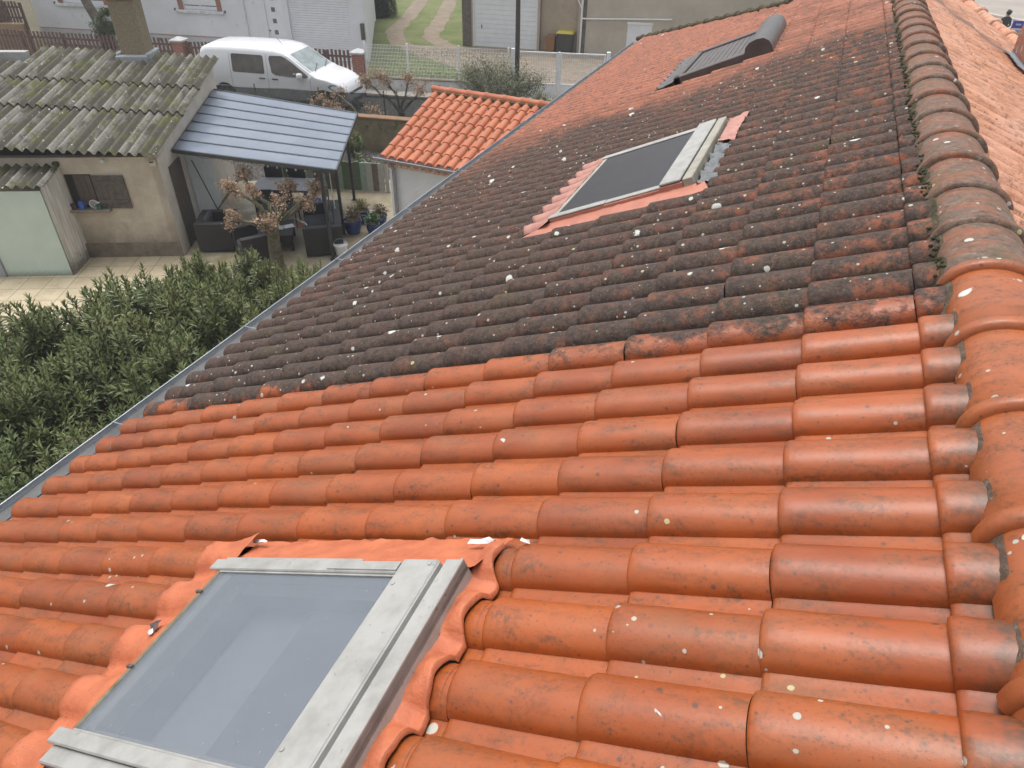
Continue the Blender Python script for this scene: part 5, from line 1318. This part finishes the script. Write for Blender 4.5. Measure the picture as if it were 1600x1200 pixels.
for (a, b, c, d) in (WN2, WN1):
    mb = MB(); mb.box(a, b, .07, .10, c, d); wd = mb.build('window', m_shut, house2)
    md = (a+b)/2; n_ = 2
    for q in range(2):
        x0, x1 = (a+.01, md-.005) if q == 0 else (md+.005, b-.01); mb = MB()
        mb.box(x0, x1, .035, .065, c+.03, d-.02, .006)
        sh_ = mb.build('shutter', m_shut, wd, smooth=30)
        mb = MB(); mb.box(x0+.03, x1-.03, .022, .034, c+.16, c+.185); mb.build('hinge', m_anth, sh_)
    mb = MB(); mb.box(a-.36, b+.30, -.09, .03, c-.12, c-.005, .012); mb.build('sill', m_sill, wd, smooth=30)
    for x in (a-.42, b+.36): MB().box(x-.02, x+.02, -.06, -.003, c-.05, c+.04).build('shutter_catch', m_anth, wd)
    mb = MB(); mb.box(a-.24, a-.003, -.018, -.002, c, d); mb.box(b+.003, b+.22, -.018, -.002, c, d); mb.build('brick_surround', m_brk, wd)
mb = MB(); mb.box(DOOR[0], DOOR[1], .05, .10, .02, 2.75, .006); d_ = mb.build('door', m_shut, house2)
for i in range(6): MB().box(-4.08, -3.91, .040, .048, .45+i*.43, .62+i*.43, .003).build('glazed_square', M('grey_pane', (.13, .13, .14), (.18, .18, .19), .3, 4), d_)
mb = MB(); mb.box(DOOR[0]+.04, DOOR[0]+.10, .0, .048, 1.0, 1.04); mb.build('handle', m_anth, d_)
mb = MB(); n_ = 30
for i in range(n_): z = .02+i*2.73/n_; mb.box(GAR[0], GAR[1], .10, .13, z+.004, z+2.73/n_-.004, .004)
gd = mb.build('garage_door', m_shut, house2, smooth=30); MB().box(GAR[0], GAR[1], .132, .14, .02, 2.75).build('backing', m_anth, gd)
mb = MB(); mb.tube([(-5.28, -.06, .1), (-5.28, -.06, 3.3), (-5.28, -.3, 3.55)], .055, 12); mb.build('downpipe', m_wh, house2, smooth=60)
mb = MB(); mb.box(-.16, -.02, -.16, -.02, .9, 1.5, .01); mb.build('meter_box', m_oldwood, house2)
sheet('forecourt', [along(FO, FA, -8, .1)[:2], along(FO, FA, -.1, .1)[:2], along(HO, HA, 0, -.02)[:2], along(HO, HA, -9, -.02)[:2]], G+.018, M('grey_paving', (.38, .37, .35), (.29, .28, .27), .85, 2))

# ------------------------------------------------------------------ garage building on the right
GA = R_(9); GO = (-15.55, 31.412)
gar = thing('beige_garage', 'beige cement building with a white sectional door and a white drainpipe', 'building', (GO[0], GO[1], G), GA)
k = N('beige_cement'); X = k.xyz(); c = k.mix(k.mp(k.noise(.9, 6, .7), .36, .66), (.46, .385, .30), (.36, .30, .23))
c = k.mix(k.mp(k.noise(1.6, 5, .8), .56, .74, 0, .55), c, (.12, .10, .085)); k.set('Base Color', c).set('Roughness', .93).bump(k.noise(25, 5, .8), .5, .015); m_beige = k.m
k = N('grey_cement'); c = k.mix(k.mp(k.noise(.7, 6, .7), .36, .66), (.50, .46, .38), (.40, .36, .30)); k.set('Base Color', c).set('Roughness', .93).bump(k.noise(25, 5, .8), .5, .015); m_gcem = k.m
m_pier = M('stone_pier', (.17, .15, .125), (.10, .09, .075), .95, 6, bump=.9, bd=.02)
mb = MB(); openings_wall(mb, -.02, 3.14, 0, 3.6, [(0.03, 3.03, .02, 2.35)]); mb.build('wall', m_beige, gar)
MB().box(-.46, -.023, -.02, .3, 0, 3.6, .02).build('pier', m_pier, gar)
MB().box(3.143, 4.86, .25, .40, 0, 3.6).build('wall', m_beige, gar)
mb = MB(); mb.box(4.863, 16, -.05, .18, 0, 3.6); mb.box(-.44, 16, 8, 8.2, 0, 3.6); mb.box(15.8, 16, .18, 8, 0, 3.6); mb.box(-.44, -.3, .3, 8, 0, 3.6); mb.build('wall', m_gcem, gar)
mb = MB(); mb.box(-.6, 16.2, -.3, 8.4, 3.603, 3.75); mb.build('roof', m_gcem, gar)
mb = MB(); mb.box(4.98, 5.22, -.075, -.053, 0, 3.6, .006); mb.build('pilaster', m_pier, gar)
mb = MB(); n_ = 12
for i in range(n_): z = .03+i*2.30/n_; mb.box(.11, 2.95, .08, .115, z+.003, z+2.3/n_-.003, .006)
gd = mb.build('garage_door', M('door_white', (.76, .79, .82), (.70, .73, .76), .45, 3), gar, smooth=30)
mb = MB(); mb.box(.032, .105, .04, .12, .02, 2.34, .004); mb.box(2.955, 3.028, .04, .12, .02, 2.34, .004); mb.box(.106, 2.954, .04, .12, 2.29, 2.34); mb.build('frame', m_wh, gd)
mb = MB(); mb.box(.42, .46, .055, .078, .78, .94, .004); mb.build('handle', m_anth, gd)
mb = MB(); mb.tube([(5.02, -.13, 0.02), (5.02, -.13, 3.5)], .045, 12); mb.tube([(5.02, -.13, 1.80), (4.70, -.16, 2.4), (4.66, -.16, 3.4)], .03, 10); mb.tube([(5.02, -.13, 1.45), (5.6, -.12, 1.46), (8.9, -.12, 1.60)], .032, 10)
mb.build('drainpipe', m_wh, gar, smooth=60)
mb = MB(); mb.box(6.86, 8.3, -.072, -.052, .3, 1.55); mb.build('window_surround', m_gcem, gar); 
mb = MB(); mb.box(7.05, 8.1, -.078, -.074, .38, 1.32); w_ = mb.build('window', m_shut, gar); mb = MB(); mb.box(7.02, 8.13, -.12, -.074, 1.32, 1.42, .01); mb.build('shutter_box', m_wh, w_)
mb = MB()
for i in range(13): mb.box(7.06, 8.09, -.084, -.0785, .40+i*.07, .462+i*.07)
mb.build('shutter', m_shut, w_)
def bin_(label, a, w_, h, d_, cb, cl):
    t = thing('wheelie_bin', label, 'bin', along(GO, GA, a, -.02), GA, 'wheeled bins by the garage building')
    mb = MB(); mb.add([(-w_*.42, -d_*.42, .06), (w_*.42, -d_*.42, .06), (w_*.42, d_*.42, .06), (-w_*.42, d_*.42, .06), (-w_/2, -d_/2, h), (w_/2, -d_/2, h), (w_/2, d_/2, h), (-w_/2, d_/2, h)], [(3, 2, 1, 0), (4, 5, 6, 7), (0, 1, 5, 4), (1, 2, 6, 5), (2, 3, 7, 6), (3, 0, 4, 7)]); mb.build('body', cb, t)
    mb = MB(); mb.box(-w_/2-.03, w_/2+.03, -d_/2-.04, d_/2+.03, h+.002, h+.05, .015); mb.box(-w_/2+.03, w_/2-.03, -d_/2, d_/2-.02, h+.051, h+.09, .02); mb.build('lid', cl, t, smooth=30)
    for s_ in (-1, 1): mb = MB(); mb.tube([(s_*w_*.38-.02, d_*.45, .08), (s_*w_*.38+.02, d_*.45, .08)], .08, 12); mb.build('wheel', m_anth, t)
bin_('small orange brown bin beside the bin with the yellow lid', 3.68, .42, .62, .42, M('orange_brown', (.30, .14, .045), (.24, .11, .04), .6, 6), M('brown_lid', (.22, .11, .06), None, .5))
bin_('large dark bin with a bright yellow lid', 4.34, .72, .82, .6, M('charcoal_plastic', (.055, .052, .05), None, .55), M('yellow_lid', (.62, .53, .05), (.55, .46, .05), .4, 5))
# brown pole in front of the gate
o = MB(); o.tube([(0, 0, 0), (0.01, 0, 2), (0, 0, 5.2)], [.085, .08, .07], 12); o = o.build('pole', M('brown_pole', (.085, .065, .055), (.055, .042, .036), .85, 10, bump=.4), smooth=60); o.location = (-10.05, 23.2, G); tag(o, 'dark brown pole rising behind the grey green shrub, before the gate', 'pole')
# dark conifer on the lawn edge
random.seed(77); t = thing('cypress_hedge', 'dark clipped evergreen at the corner of the white house', 'shrub', (-23.9, 36.3, G)); mb = MB(); mb.usec = True
for i in range(9000):
    an = random.uniform(0, 6.28); z = random.uniform(0.05, 3.0); rr = 1.05*(1-.05*z)*(1+.12*noise.noise(Vector((math.cos(an)*2, math.sin(an)*2, z*1.5))))*random.uniform(.86, 1.04)
    p = Vector((rr*math.cos(an)*1.3, rr*math.sin(an), z)); leaf(mb, p, Vector((math.cos(an), math.sin(an), .8)), Vector((0, 0, 1)), random.uniform(.09, .16), .03, random.random()*.8)
mb.build('foliage', leaf_mat('conifer_leaf', (.018, .04, .018), (.06, .105, .04), None, .7), t)
mb = MB(); mb.tube([(0, 0, 0), (0, 0, 2.6)], [.12, .05], 8); mb.build('trunk', m_bark, t)
mb = MB(); n1, n2 = 14, 20     # dense inner foliage so no light passes the middle
for i in range(n1+1):
    z = 2.85*i/n1; rr = .82*math.sqrt(max(.02, 1-(i/n1)**4))
    for j in range(n2): a = 2*math.pi*j/n2; q = 1+.10*noise.noise(Vector((math.cos(a)*3, math.sin(a)*3, z*2))); mb.v.append((rr*1.3*q*math.cos(a), rr*q*math.sin(a), z)); mb.c.append(.1)
for i in range(n1):
    for j in range(n2): mb.f.append((i*n2+j, i*n2+(j+1) % n2, (i+1)*n2+(j+1) % n2, (i+1)*n2+j))
mb.build('inner_foliage', M('inner_green', (.02, .035, .015), None, 1., 20, bump=1., bd=.05), t)

# ------------------------------------------------------------------ tan wall and second fence at the far upper left
o = MB().box(-9, 0, -.15, .15, 0, 2.6, .02).build('tan_wall', M('tan_render', (.27, .22, .16), (.19, .16, .12), .95, 2, bump=.5)); o.location = PK(-17.0, 3.1, 0); o.rotation_euler = (0, 0, R_(22)); tag(o, 'tan wall at the top left corner beside the white house', 'wall')
pickets('short dark picket fence at the top left corner in front of the tan wall', PK(-19.5, 2.2), R_(20), 3.6, 1.95, 1.15, 26, mat_=M('dark_picket', (.12, .07, .06), (.09, .055, .045), .8, 9))
o = MB().box(0, 3.6, -.08, .12, 0, 1.12, .02).build('fence_base', M('ochre_wall', (.33, .22, .13), (.27, .18, .11), .9, 4)); o.location = PK(-19.5, 2.2, 0); o.rotation_euler = (0, 0, R_(20)); tag(o, 'ochre wall under the short dark picket fence', 'wall')

# ------------------------------------------------------------------ white van
VA = math.atan2(19.4453-18.8691, -15.439+18.9354); VL = 4.62
rw = Vector((-18.9354, 18.8691)); vd = Vector((math.cos(VA), math.sin(VA))); vn = Vector((-vd.y, vd.x))
vo = rw - vd*.86 + vn*.90                 # rear bumper, centre line
van = thing('white_van', 'white panel van with a side window, parked facing right behind the pergola', 'van', (vo.x, vo.y, G), VA)
WB0, WB1, WR = .86, 4.28-.0, .34
WB1 = WB0 + 3.5435; VL = WB1+.85; VH = 1.92
k = N('van_paint'); k.set('Base Color', (.63, .645, .67)).set('Roughness', .32).set('Coat Weight', .5).set('Coat Roughness', .08); m_van = k.m
# silhouette as (x, roof z)
sil = [(.0, .62), (.02, 1.20), (.05, 1.62), (.14, 1.82), (.35, 1.90), (1.0, 1.93), (2.0, 1.94), (2.75, 1.92), (3.10, 1.86), (3.30, 1.77), (3.70, 1.50), (4.10, 1.25), (4.22, 1.19), (4.55, 1.12), (4.85, 1.02), (5.05, .90), (5.16, .76), (5.22, .60), (5.24, .46)]
def roofz(x):
    for (a, za), (b, zb) in zip(sil[:-1], sil[1:]):
        if a <= x <= b: return za+(zb-za)*(x-a)/(b-a)
    return sil[-1][1]
VL = 5.24
def halfw(x): 
    w_ = .93
    if x > 4.0: w_ -= .20*((x-4.0)/1.24)**2.2
    if x < .25: w_ -= .05*(1-x/.25)**2
    return w_
BELT = 1.12
def section(x):
    """half section from sill to roof centre: list of (y,z)"""
    zr = roofz(x); w_ = halfw(x); z0 = .26 if x < 4.9 else .26+.0*(x-4.9); belt = min(BELT, max(.42, zr-.10))
    pts = [(w_-.05, z0), (w_-.005, z0+.08), (w_, .55 if zr > .75 else z0+.12)]
    if zr > BELT+.15:
        tum = .10*min(1, (zr-belt)/.75)
        pts += [(w_, belt-.15), (w_-.008, belt), (w_-.008-tum*.75, zr-.17), (w_-.03-tum, zr-.08), (w_-.14-tum, zr-.02), (w_*.4, zr), (0, zr+.012)]
    else:
        q = max(zr, .45); pts[2] = (w_, min(.55, q-.12)); pts += [(w_, q-.10), (w_-.01, q-.07), (w_-.03, q-.05), (w_-.07, q-.03), (w_-.18, q-.008), (w_*.4, q+.01), (0, q+.02)]
    return pts
def side_y(x, z):
    s_ = section(x)
    for (y0, z0), (y1, z1) in zip(s_[:-1], s_[1:]):
        if z0 <= z <= z1 and z1 > z0: return y0+(y1-y0)*(z-z0)/(z1-z0)
    return s_[-1][0]
xs = sorted(set([s_[0] for s_ in sil]+[i*.12 for i in range(44)]+[WB0+WR*1.25*math.cos(math.pi*i/12) for i in range(13)]+[WB1+WR*1.25*math.cos(math.pi*i/12) for i in range(13)]))
xs = [x for x in xs if x <= VL]
mb = MB(); npt = 10
for x in xs:
    s_ = section(x)
    arch = 0
    for wx in (WB0, WB1):
        if abs(x-wx) < WR*1.25: arch = max(arch, .34+math.sqrt((WR*1.25)**2-(x-wx)**2))
    if arch:
        s_ = [(y, max(z, arch if i == 0 else arch+.012*i)) if z < arch+.03 and i < 4 else (y, z) for i, (y, z) in enumerate(s_)]
    full = [(-y, z) for y, z in s_] + [(y, z) for y, z in s_[-2::-1]]
    for (y, z) in full: mb.v.append((x, y, z))
nf = 2*npt-1
for i in range(len(xs)-1):
    for j in range(nf-1): a = i*nf+j; mb.f.append((a, a+nf, a+nf+1, a+1))
mb.f.append(tuple(range(nf-1, -1, -1))[::-1]); mb.f.append(tuple((len(xs)-1)*nf+j for j in range(nf))[::-1])
mb.c = [.5]*len(mb.v); vb = mb.build('body', m_van, van, smooth=35)
MB().box(.10, 5.0, -.78, .78, .20, .60, .04).build('underbody', m_anth, van)
def side_panel(name, poly, off, mat_, par, side=-1):
    """flat glass or trim following the body side; poly in (x,z)"""
    # subdivide by fan of rows
    mb = MB(); vs = [(x, side*(side_y(x, z)+off), z) for x, z in poly]; mb.add(vs, [tuple(range(len(vs))) if side < 0 else tuple(range(len(vs)-1, -1, -1))]); return mb.build(name, mat_, par)
def rrect(x0, x1, z0, z1, r=.06):
    o_ = []
    for cx, cz, a0 in ((x1-r, z0+r, -90), (x1-r, z1-r, 0), (x0+r, z1-r, 90), (x0+r, z0+r, 180)):
        for q in range(4): a = R_(a0+q*30); o_.append((cx+r*math.cos(a), cz+r*math.sin(a)))
    return o_
m_vg = M('tinted_window', (.10, .095, .09), (.16, .15, .14), .12, 3, bump=0); m_trim = M('black_trim', (.03, .03, .032), None, .6)
for sd_ in (-1, 1):
    side_panel('side_window', rrect(1.26, 2.42, 1.14, 1.70), .006, m_vg, van, sd_)
    side_panel('door_window', [(2.68, 1.20), (2.80, 1.13), (3.20, 1.10), (3.90, 1.10), (3.98, 1.14), (3.86, 1.24), (3.45, 1.52), (3.22, 1.66), (3.08, 1.71), (2.66, 1.70), (2.62, 1.62)], .008, m_vg, van, sd_)
    mb = MB()
    for x in (2.52, 1.18, 4.02): 
        zt = 1.72 if x < 3 else 1.05
        for q in range(12):
            z0 = .34+(zt-.34)*q/12; z1 = .34+(zt-.34)*(q+1)/12
            mb.add([(x, sd_*(side_y(x, z0)+.003), z0), (x+.012, sd_*(side_y(x, z0)+.003), z0), (x+.012, sd_*(side_y(x, z1)+.003), z1), (x, sd_*(side_y(x, z1)+.003), z1)], [(0, 1, 2, 3)])
    mb.build('door_gap', M('gap_grey', (.20, .205, .21), None, .7), van)
    for x in (2.20, 2.66): MB().box(x, x+.22, sd_*.94-.018, sd_*.94+.018, .98, 1.02, .01).build('door_handle', m_trim, van, smooth=30)
    mb = MB(); mb.box(3.62, 3.80, min(sd_*.94, sd_*1.10), max(sd_*.94, sd_*1.10), 1.06, 1.26, .04); mb.build('mirror', m_van, van, smooth=50)
    mb = MB(); mb.box(.86+.45, WB1-.45, min(sd_*.925, sd_*.95), max(sd_*.925, sd_*.95), .30, .40, .01); mb.build('side_trim', M('grey_trim', (.12, .12, .125), None, .6), van)
    # headlight: swept lens on the front corner
    mb = MB(); hp = [(4.60, .86), (4.66, .80), (4.86, .74), (5.08, .73), (5.10, .80), (5.02, .88), (4.86, .93), (4.70, .93)]
    vs = [(x, sd_*(halfw(x)-.012-.10*max(0, (x-4.86)/.24)**2+.02), z) for x, z in hp]; cx = sum(v[0] for v in vs)/8; cy = sum(v[1] for v in vs)/8+sd_*.012; cz = sum(v[2] for v in vs)/8
    mb.add(vs+[(cx, cy, cz)], [(i, (i+1) % 8, 8) for i in range(8)]); hl = mb.build('headlight', M('headlamp', (.38, .40, .43), (.14, .15, .17), .1, 10, lo=.45, hi=.6, metal=.4), van, smooth=50)
    for wx in (WB0, WB1):
        wh = MB(); wh.lathe([(.20, -.11), (.32, -.11), (WR, -.08), (WR, .08), (.32, .11), (.20, .11)], 0, 0, 28); w_ = wh.build('wheel', M('tyre', (.022, .022, .023), None, .85), van, smooth=40)
        w_.rotation_euler = (R_(90), 0, 0); w_.location = (wx, sd_*.80, WR)
        rm = MB(); rm.lathe([(.001, -.02), (.05, -.03), (.06, -.01), (.18, .01), (.205, .04)] if True else [], 0, 0, 28); r_ = rm.build('rim', M('steel_rim', (.40, .41, .43), (.3, .31, .33), .4, 5, metal=.6), w_, smooth=40); r_.location = (0, 0, .085 if sd_ < 0 else -.085)
        if sd_ > 0: r_.rotation_euler = (R_(180), 0, 0)
        mb = MB(); n_ = 16
        for q in range(n_+1):
            a = math.pi*q/n_; x = wx+WR*1.24*math.cos(a); z = .34+WR*1.24*math.sin(a)
            mb.v += [(x, sd_*.90, z), (x, sd_*.55, z)]; mb.c += [.5]*2
        for q in range(n_): mb.f.append((2*q, 2*q+1, 2*q+3, 2*q+2))
        mb.build('wheel_arch', m_trim, van, smooth=True)
# windscreen follows the nose slope
mb = MB(); rows = [(3.34, 1.755), (3.55, 1.61), (3.80, 1.435), (4.07, 1.275)]
for (x, z) in rows:
    hw_ = halfw(x)-.02-.11*min(1, (z-1.1)/.65); zz = roofz(x)
    for t_ in (-1, -.85, -.5, 0, .5, .85, 1):
        mb.v.append((x+.012-.05*abs(t_)**3, t_*hw_*.93, zz+.016-.03*abs(t_)**5)); mb.c.append(.5)
for i in range(3):
    for j in range(6): a = i*7+j; mb.f.append((a, a+7, a+8, a+1))
k = N('windscreen'); k.set('Base Color', k.mix(k.mp(k.noise(3, 4, .7), .4, .65), (.20, .245, .25), (.33, .38, .38))).set('Roughness', .08); mb.build('windscreen', k.m, van, smooth='all')
mb = MB(); mb.tube([(4.10, -.6, 1.275), (3.92, -.05, 1.40)], .010, 5); mb.tube([(4.12, .1, 1.28), (3.95, .62, 1.38)], .010, 5); mb.build('wiper', m_trim, van)
mb = MB(); mb.tube([(2.9, -.3, 1.93), (2.72, -.3, 2.16)], .006, 5); mb.build('antenna', m_trim, van)
mb = MB(); mb.box(5.14, 5.225, -.52, .52, .52, .66, .02); mb.build('grille', m_trim, van); mb = MB(); mb.box(4.95, 5.27, -.70, .70, .26, .44, .04); mb.build('bumper', M('bumper_grey', (.14, .14, .145), None, .6), van, smooth=40)
mb = MB(); mb.box(5.226, 5.24, -.26, .26, .455, .515, .003); mb.build('number_plate', m_white_sheet, van)
mb = MB(); mb.box(-.012, .03, -.88, -.76, .85, 1.25, .01); mb.build('tail_light', M('red_lens', (.35, .02, .02), None, .2), van)
mb = MB(); mb.box(-.012, .03, .76, .88, .85, 1.25, .01); mb.build('tail_light', M('red_lens_b', (.35, .02, .02), None, .2), van)

# ------------------------------------------------------------------ far right: verge, person, sign, parked car, post
def person():
    t = thing('person', 'standing person in a black jacket and brown trousers on the far verge', 'person', (7.05, 41.5, G), R_(200))
    me = bpy.data.meshes.new('body'); b = 1.0
    V = [(0, 0, .92), (0, 0, 1.10), (0, .01, 1.30), (0, .01, 1.43), (0, .0, 1.53), (0, -.015, 1.62), (0, -.01, 1.70),
         (.10, 0, .86), (.115, -.02, .48), (.12, .02, .09), (.12, -.12, .04), (-.10, 0, .86), (-.11, .02, .48), (-.12, .03, .09), (-.12, -.11, .04),
         (.17, .0, 1.39), (.25, .02, 1.13), (.16, -.18, 1.04), (.09, -.22, 1.06), (-.17, .0, 1.39), (-.25, .03, 1.12), (-.15, -.17, 1.03), (-.08, -.21, 1.05)]
    E_ = [(0, 1), (1, 2), (2, 3), (3, 4), (4, 5), (5, 6), (0, 7), (7, 8), (8, 9), (9, 10), (0, 11), (11, 12), (12, 13), (13, 14), (3, 15), (15, 16), (16, 17), (17, 18), (3, 19), (19, 20), (20, 21), (21, 22)]
    RR = [(.15, .11), (.15, .11), (.18, .12), (.13, .09), (.055, .055), (.095, .105), (.075, .085), (.09, .09), (.062, .062), (.045, .045), (.04, .03), (.09, .09), (.062, .062), (.045, .045), (.04, .03),
          (.07, .07), (.05, .05), (.036, .036), (.03, .02), (.07, .07), (.05, .05), (.036, .036), (.03, .02)]
    me.from_pydata(V, E_, []); o = bpy.data.objects.new('body', me); COL.objects.link(o); o.parent = t
    sk = o.modifiers.new('s', 'SKIN'); 
    for i, r in enumerate(RR): me.skin_vertices[0].data[i].radius = r
    me.skin_vertices[0].data[0].use_root = True
    ss = o.modifiers.new('u', 'SUBSURF'); ss.levels = 2; ss.render_levels = 2
    k = N('person_mat'); X = k.xyz(); c = k.mix(k.math('GREATER_THAN', X[2], .93), (.085, .06, .055), (.02, .02, .024)); c = k.mix(k.math('GREATER_THAN', X[2], 1.50), c, (.42, .27, .2)); c = k.mix(k.math('LESS_THAN', X[2], .10), c, (.03, .03, .03))
    k.set('Base Color', c).set('Roughness', .85); me.materials.append(k.m)
    mb = MB(); blob(mb, (0, .015, 1.675), .112, 3, .95, 9, 12); mb.build('hair', M('dark_hair', (.03, .022, .018), None, .8), t, smooth='all')
    for sx in (-1, 1):
        mb = MB()
        for q in range(4): mb.tube([(sx*(.085-.0), -.215, 1.05), (sx*(.085-.012*q-.02), -.25, 1.065-.014*q), (sx*(.05-.008*q), -.265, 1.06-.015*q)], [.009, .0085, .007], 6)
        mb.tube([(sx*.09, -.21, 1.06), (sx*.07, -.235, 1.09)], [.010, .008], 6); mb.build('fingers', M('skin', (.42, .27, .2), None, .6), t, smooth=True)
    return t
person()
o = MB().box(-.07, .07, -.004, .004, -.10, .10, .002).build('paper', m_white_sheet); o.location = (7.05-.10, 41.5-.0, G+1.1); tag(o, 'white leaflet held by the person in the black jacket', 'leaflet')
_pr = bpy.data.objects['person']; _pv = Matrix.Rotation(R_(200), 3, 'Z') @ Vector((0, -.28, 1.09)); o.location = (_pr.location.x+_pv.x, _pr.location.y+_pv.y, G+_pv.z); o.rotation_euler = (R_(-12), 0, R_(200))
t = thing('street_sign', 'small blue sign with a white band on a grey post by the verge', 'sign', (7.55, 41.2, G), R_(8))
mb = MB(); mb.box(-.26, .26, -.012, .012, .98, 1.40, .004); pl = mb.build('plate', M('blue_enamel', (.055, .05, .42), None, .35), t)
mb = MB(); mb.box(-.24, .24, -.019, -.0135, 1.01, 1.09); mb.build('band', m_white_sheet, pl)
mb = MB()
for i, x in enumerate((-.09, -.045, 0, .045, .09)): mb.box(x-.014, x+.014, -.018, -.0135, 1.21, 1.29-(.02 if i % 2 else 0))
mb.build('lettering', m_white_sheet, pl)
mb = MB(); mb.box(-.14, .14, .02, .20, 0, .95, .02); mb.build('post', M('dark_post', (.09, .085, .09), None, .8), t, smooth=30)
o = MB(); o.box(-.32, .32, -.3, .3, 0, 1.9, .04); o = o.build('utility_cabinet', M('dark_green_metal', (.055, .06, .05), (.07, .075, .06), .6, 5)); o.location = (8.6, 42.4, G); o.rotation_euler = (0, 0, R_(12)); tag(o, 'dark green cabinet behind the chimney, beside the road', 'cabinet')
t = thing('parked_car', 'dark parked car cut by the top edge of the photo, beyond the road', 'car', (7.3, 62.5, G), R_(-8))
mb = MB(); side = [(-2.1, .3), (-2.15, .75), (-1.95, .95), (-1.3, 1.0), (-.9, 1.42), (.6, 1.45), (1.25, 1.02), (2.0, .88), (2.12, .6), (2.08, .3)]
n_ = len(side); mb.add([(x, y, z) for y in (-.85, .85) for x, z in side], [(i, (i+1) % n_, n_+(i+1) % n_, n_+i) for i in range(n_)]+[tuple(range(n_-1, -1, -1)), tuple(range(n_, 2*n_))]); mb.build('body', M('black_paint', (.03, .032, .036), None, .25), t, smooth=30)
for x in (-1.3, 1.35):
    for y in (-.8, .8): mb = MB(); mb.tube([(x, y-.1, .31), (x, y+.1, .31)], .31, 20); mb.build('wheel', m_trim, t, smooth=30)
mb = MB(); mb.add([(-1.2, -.856, 1.02), (1.1, -.856, 1.02), (.55, -.856, 1.38), (-.85, -.856, 1.38)], [(0, 1, 2, 3)]); mb.build('window', m_vg, t)

# ------------------------------------------------------------------ damp air over the yard
mb = MB(); mb.box(-70, 45, -12, 88, G-1, 6.5); hz = mb.build('haze', bpy.data.materials.new('haze_air')); tag(hz, kind='stuff')
hm = hz.data.materials[0]; hm.use_nodes = True; ht = hm.node_tree; ht.nodes.clear()
ho = ht.nodes.new('ShaderNodeOutputMaterial'); hv_ = ht.nodes.new('ShaderNodeVolumePrincipled'); hv_.inputs['Color'].default_value = (.92, .94, .97, 1); hv_.inputs['Density'].default_value = .0016
ht.links.new(hv_.outputs[0], ho.inputs['Volume'])
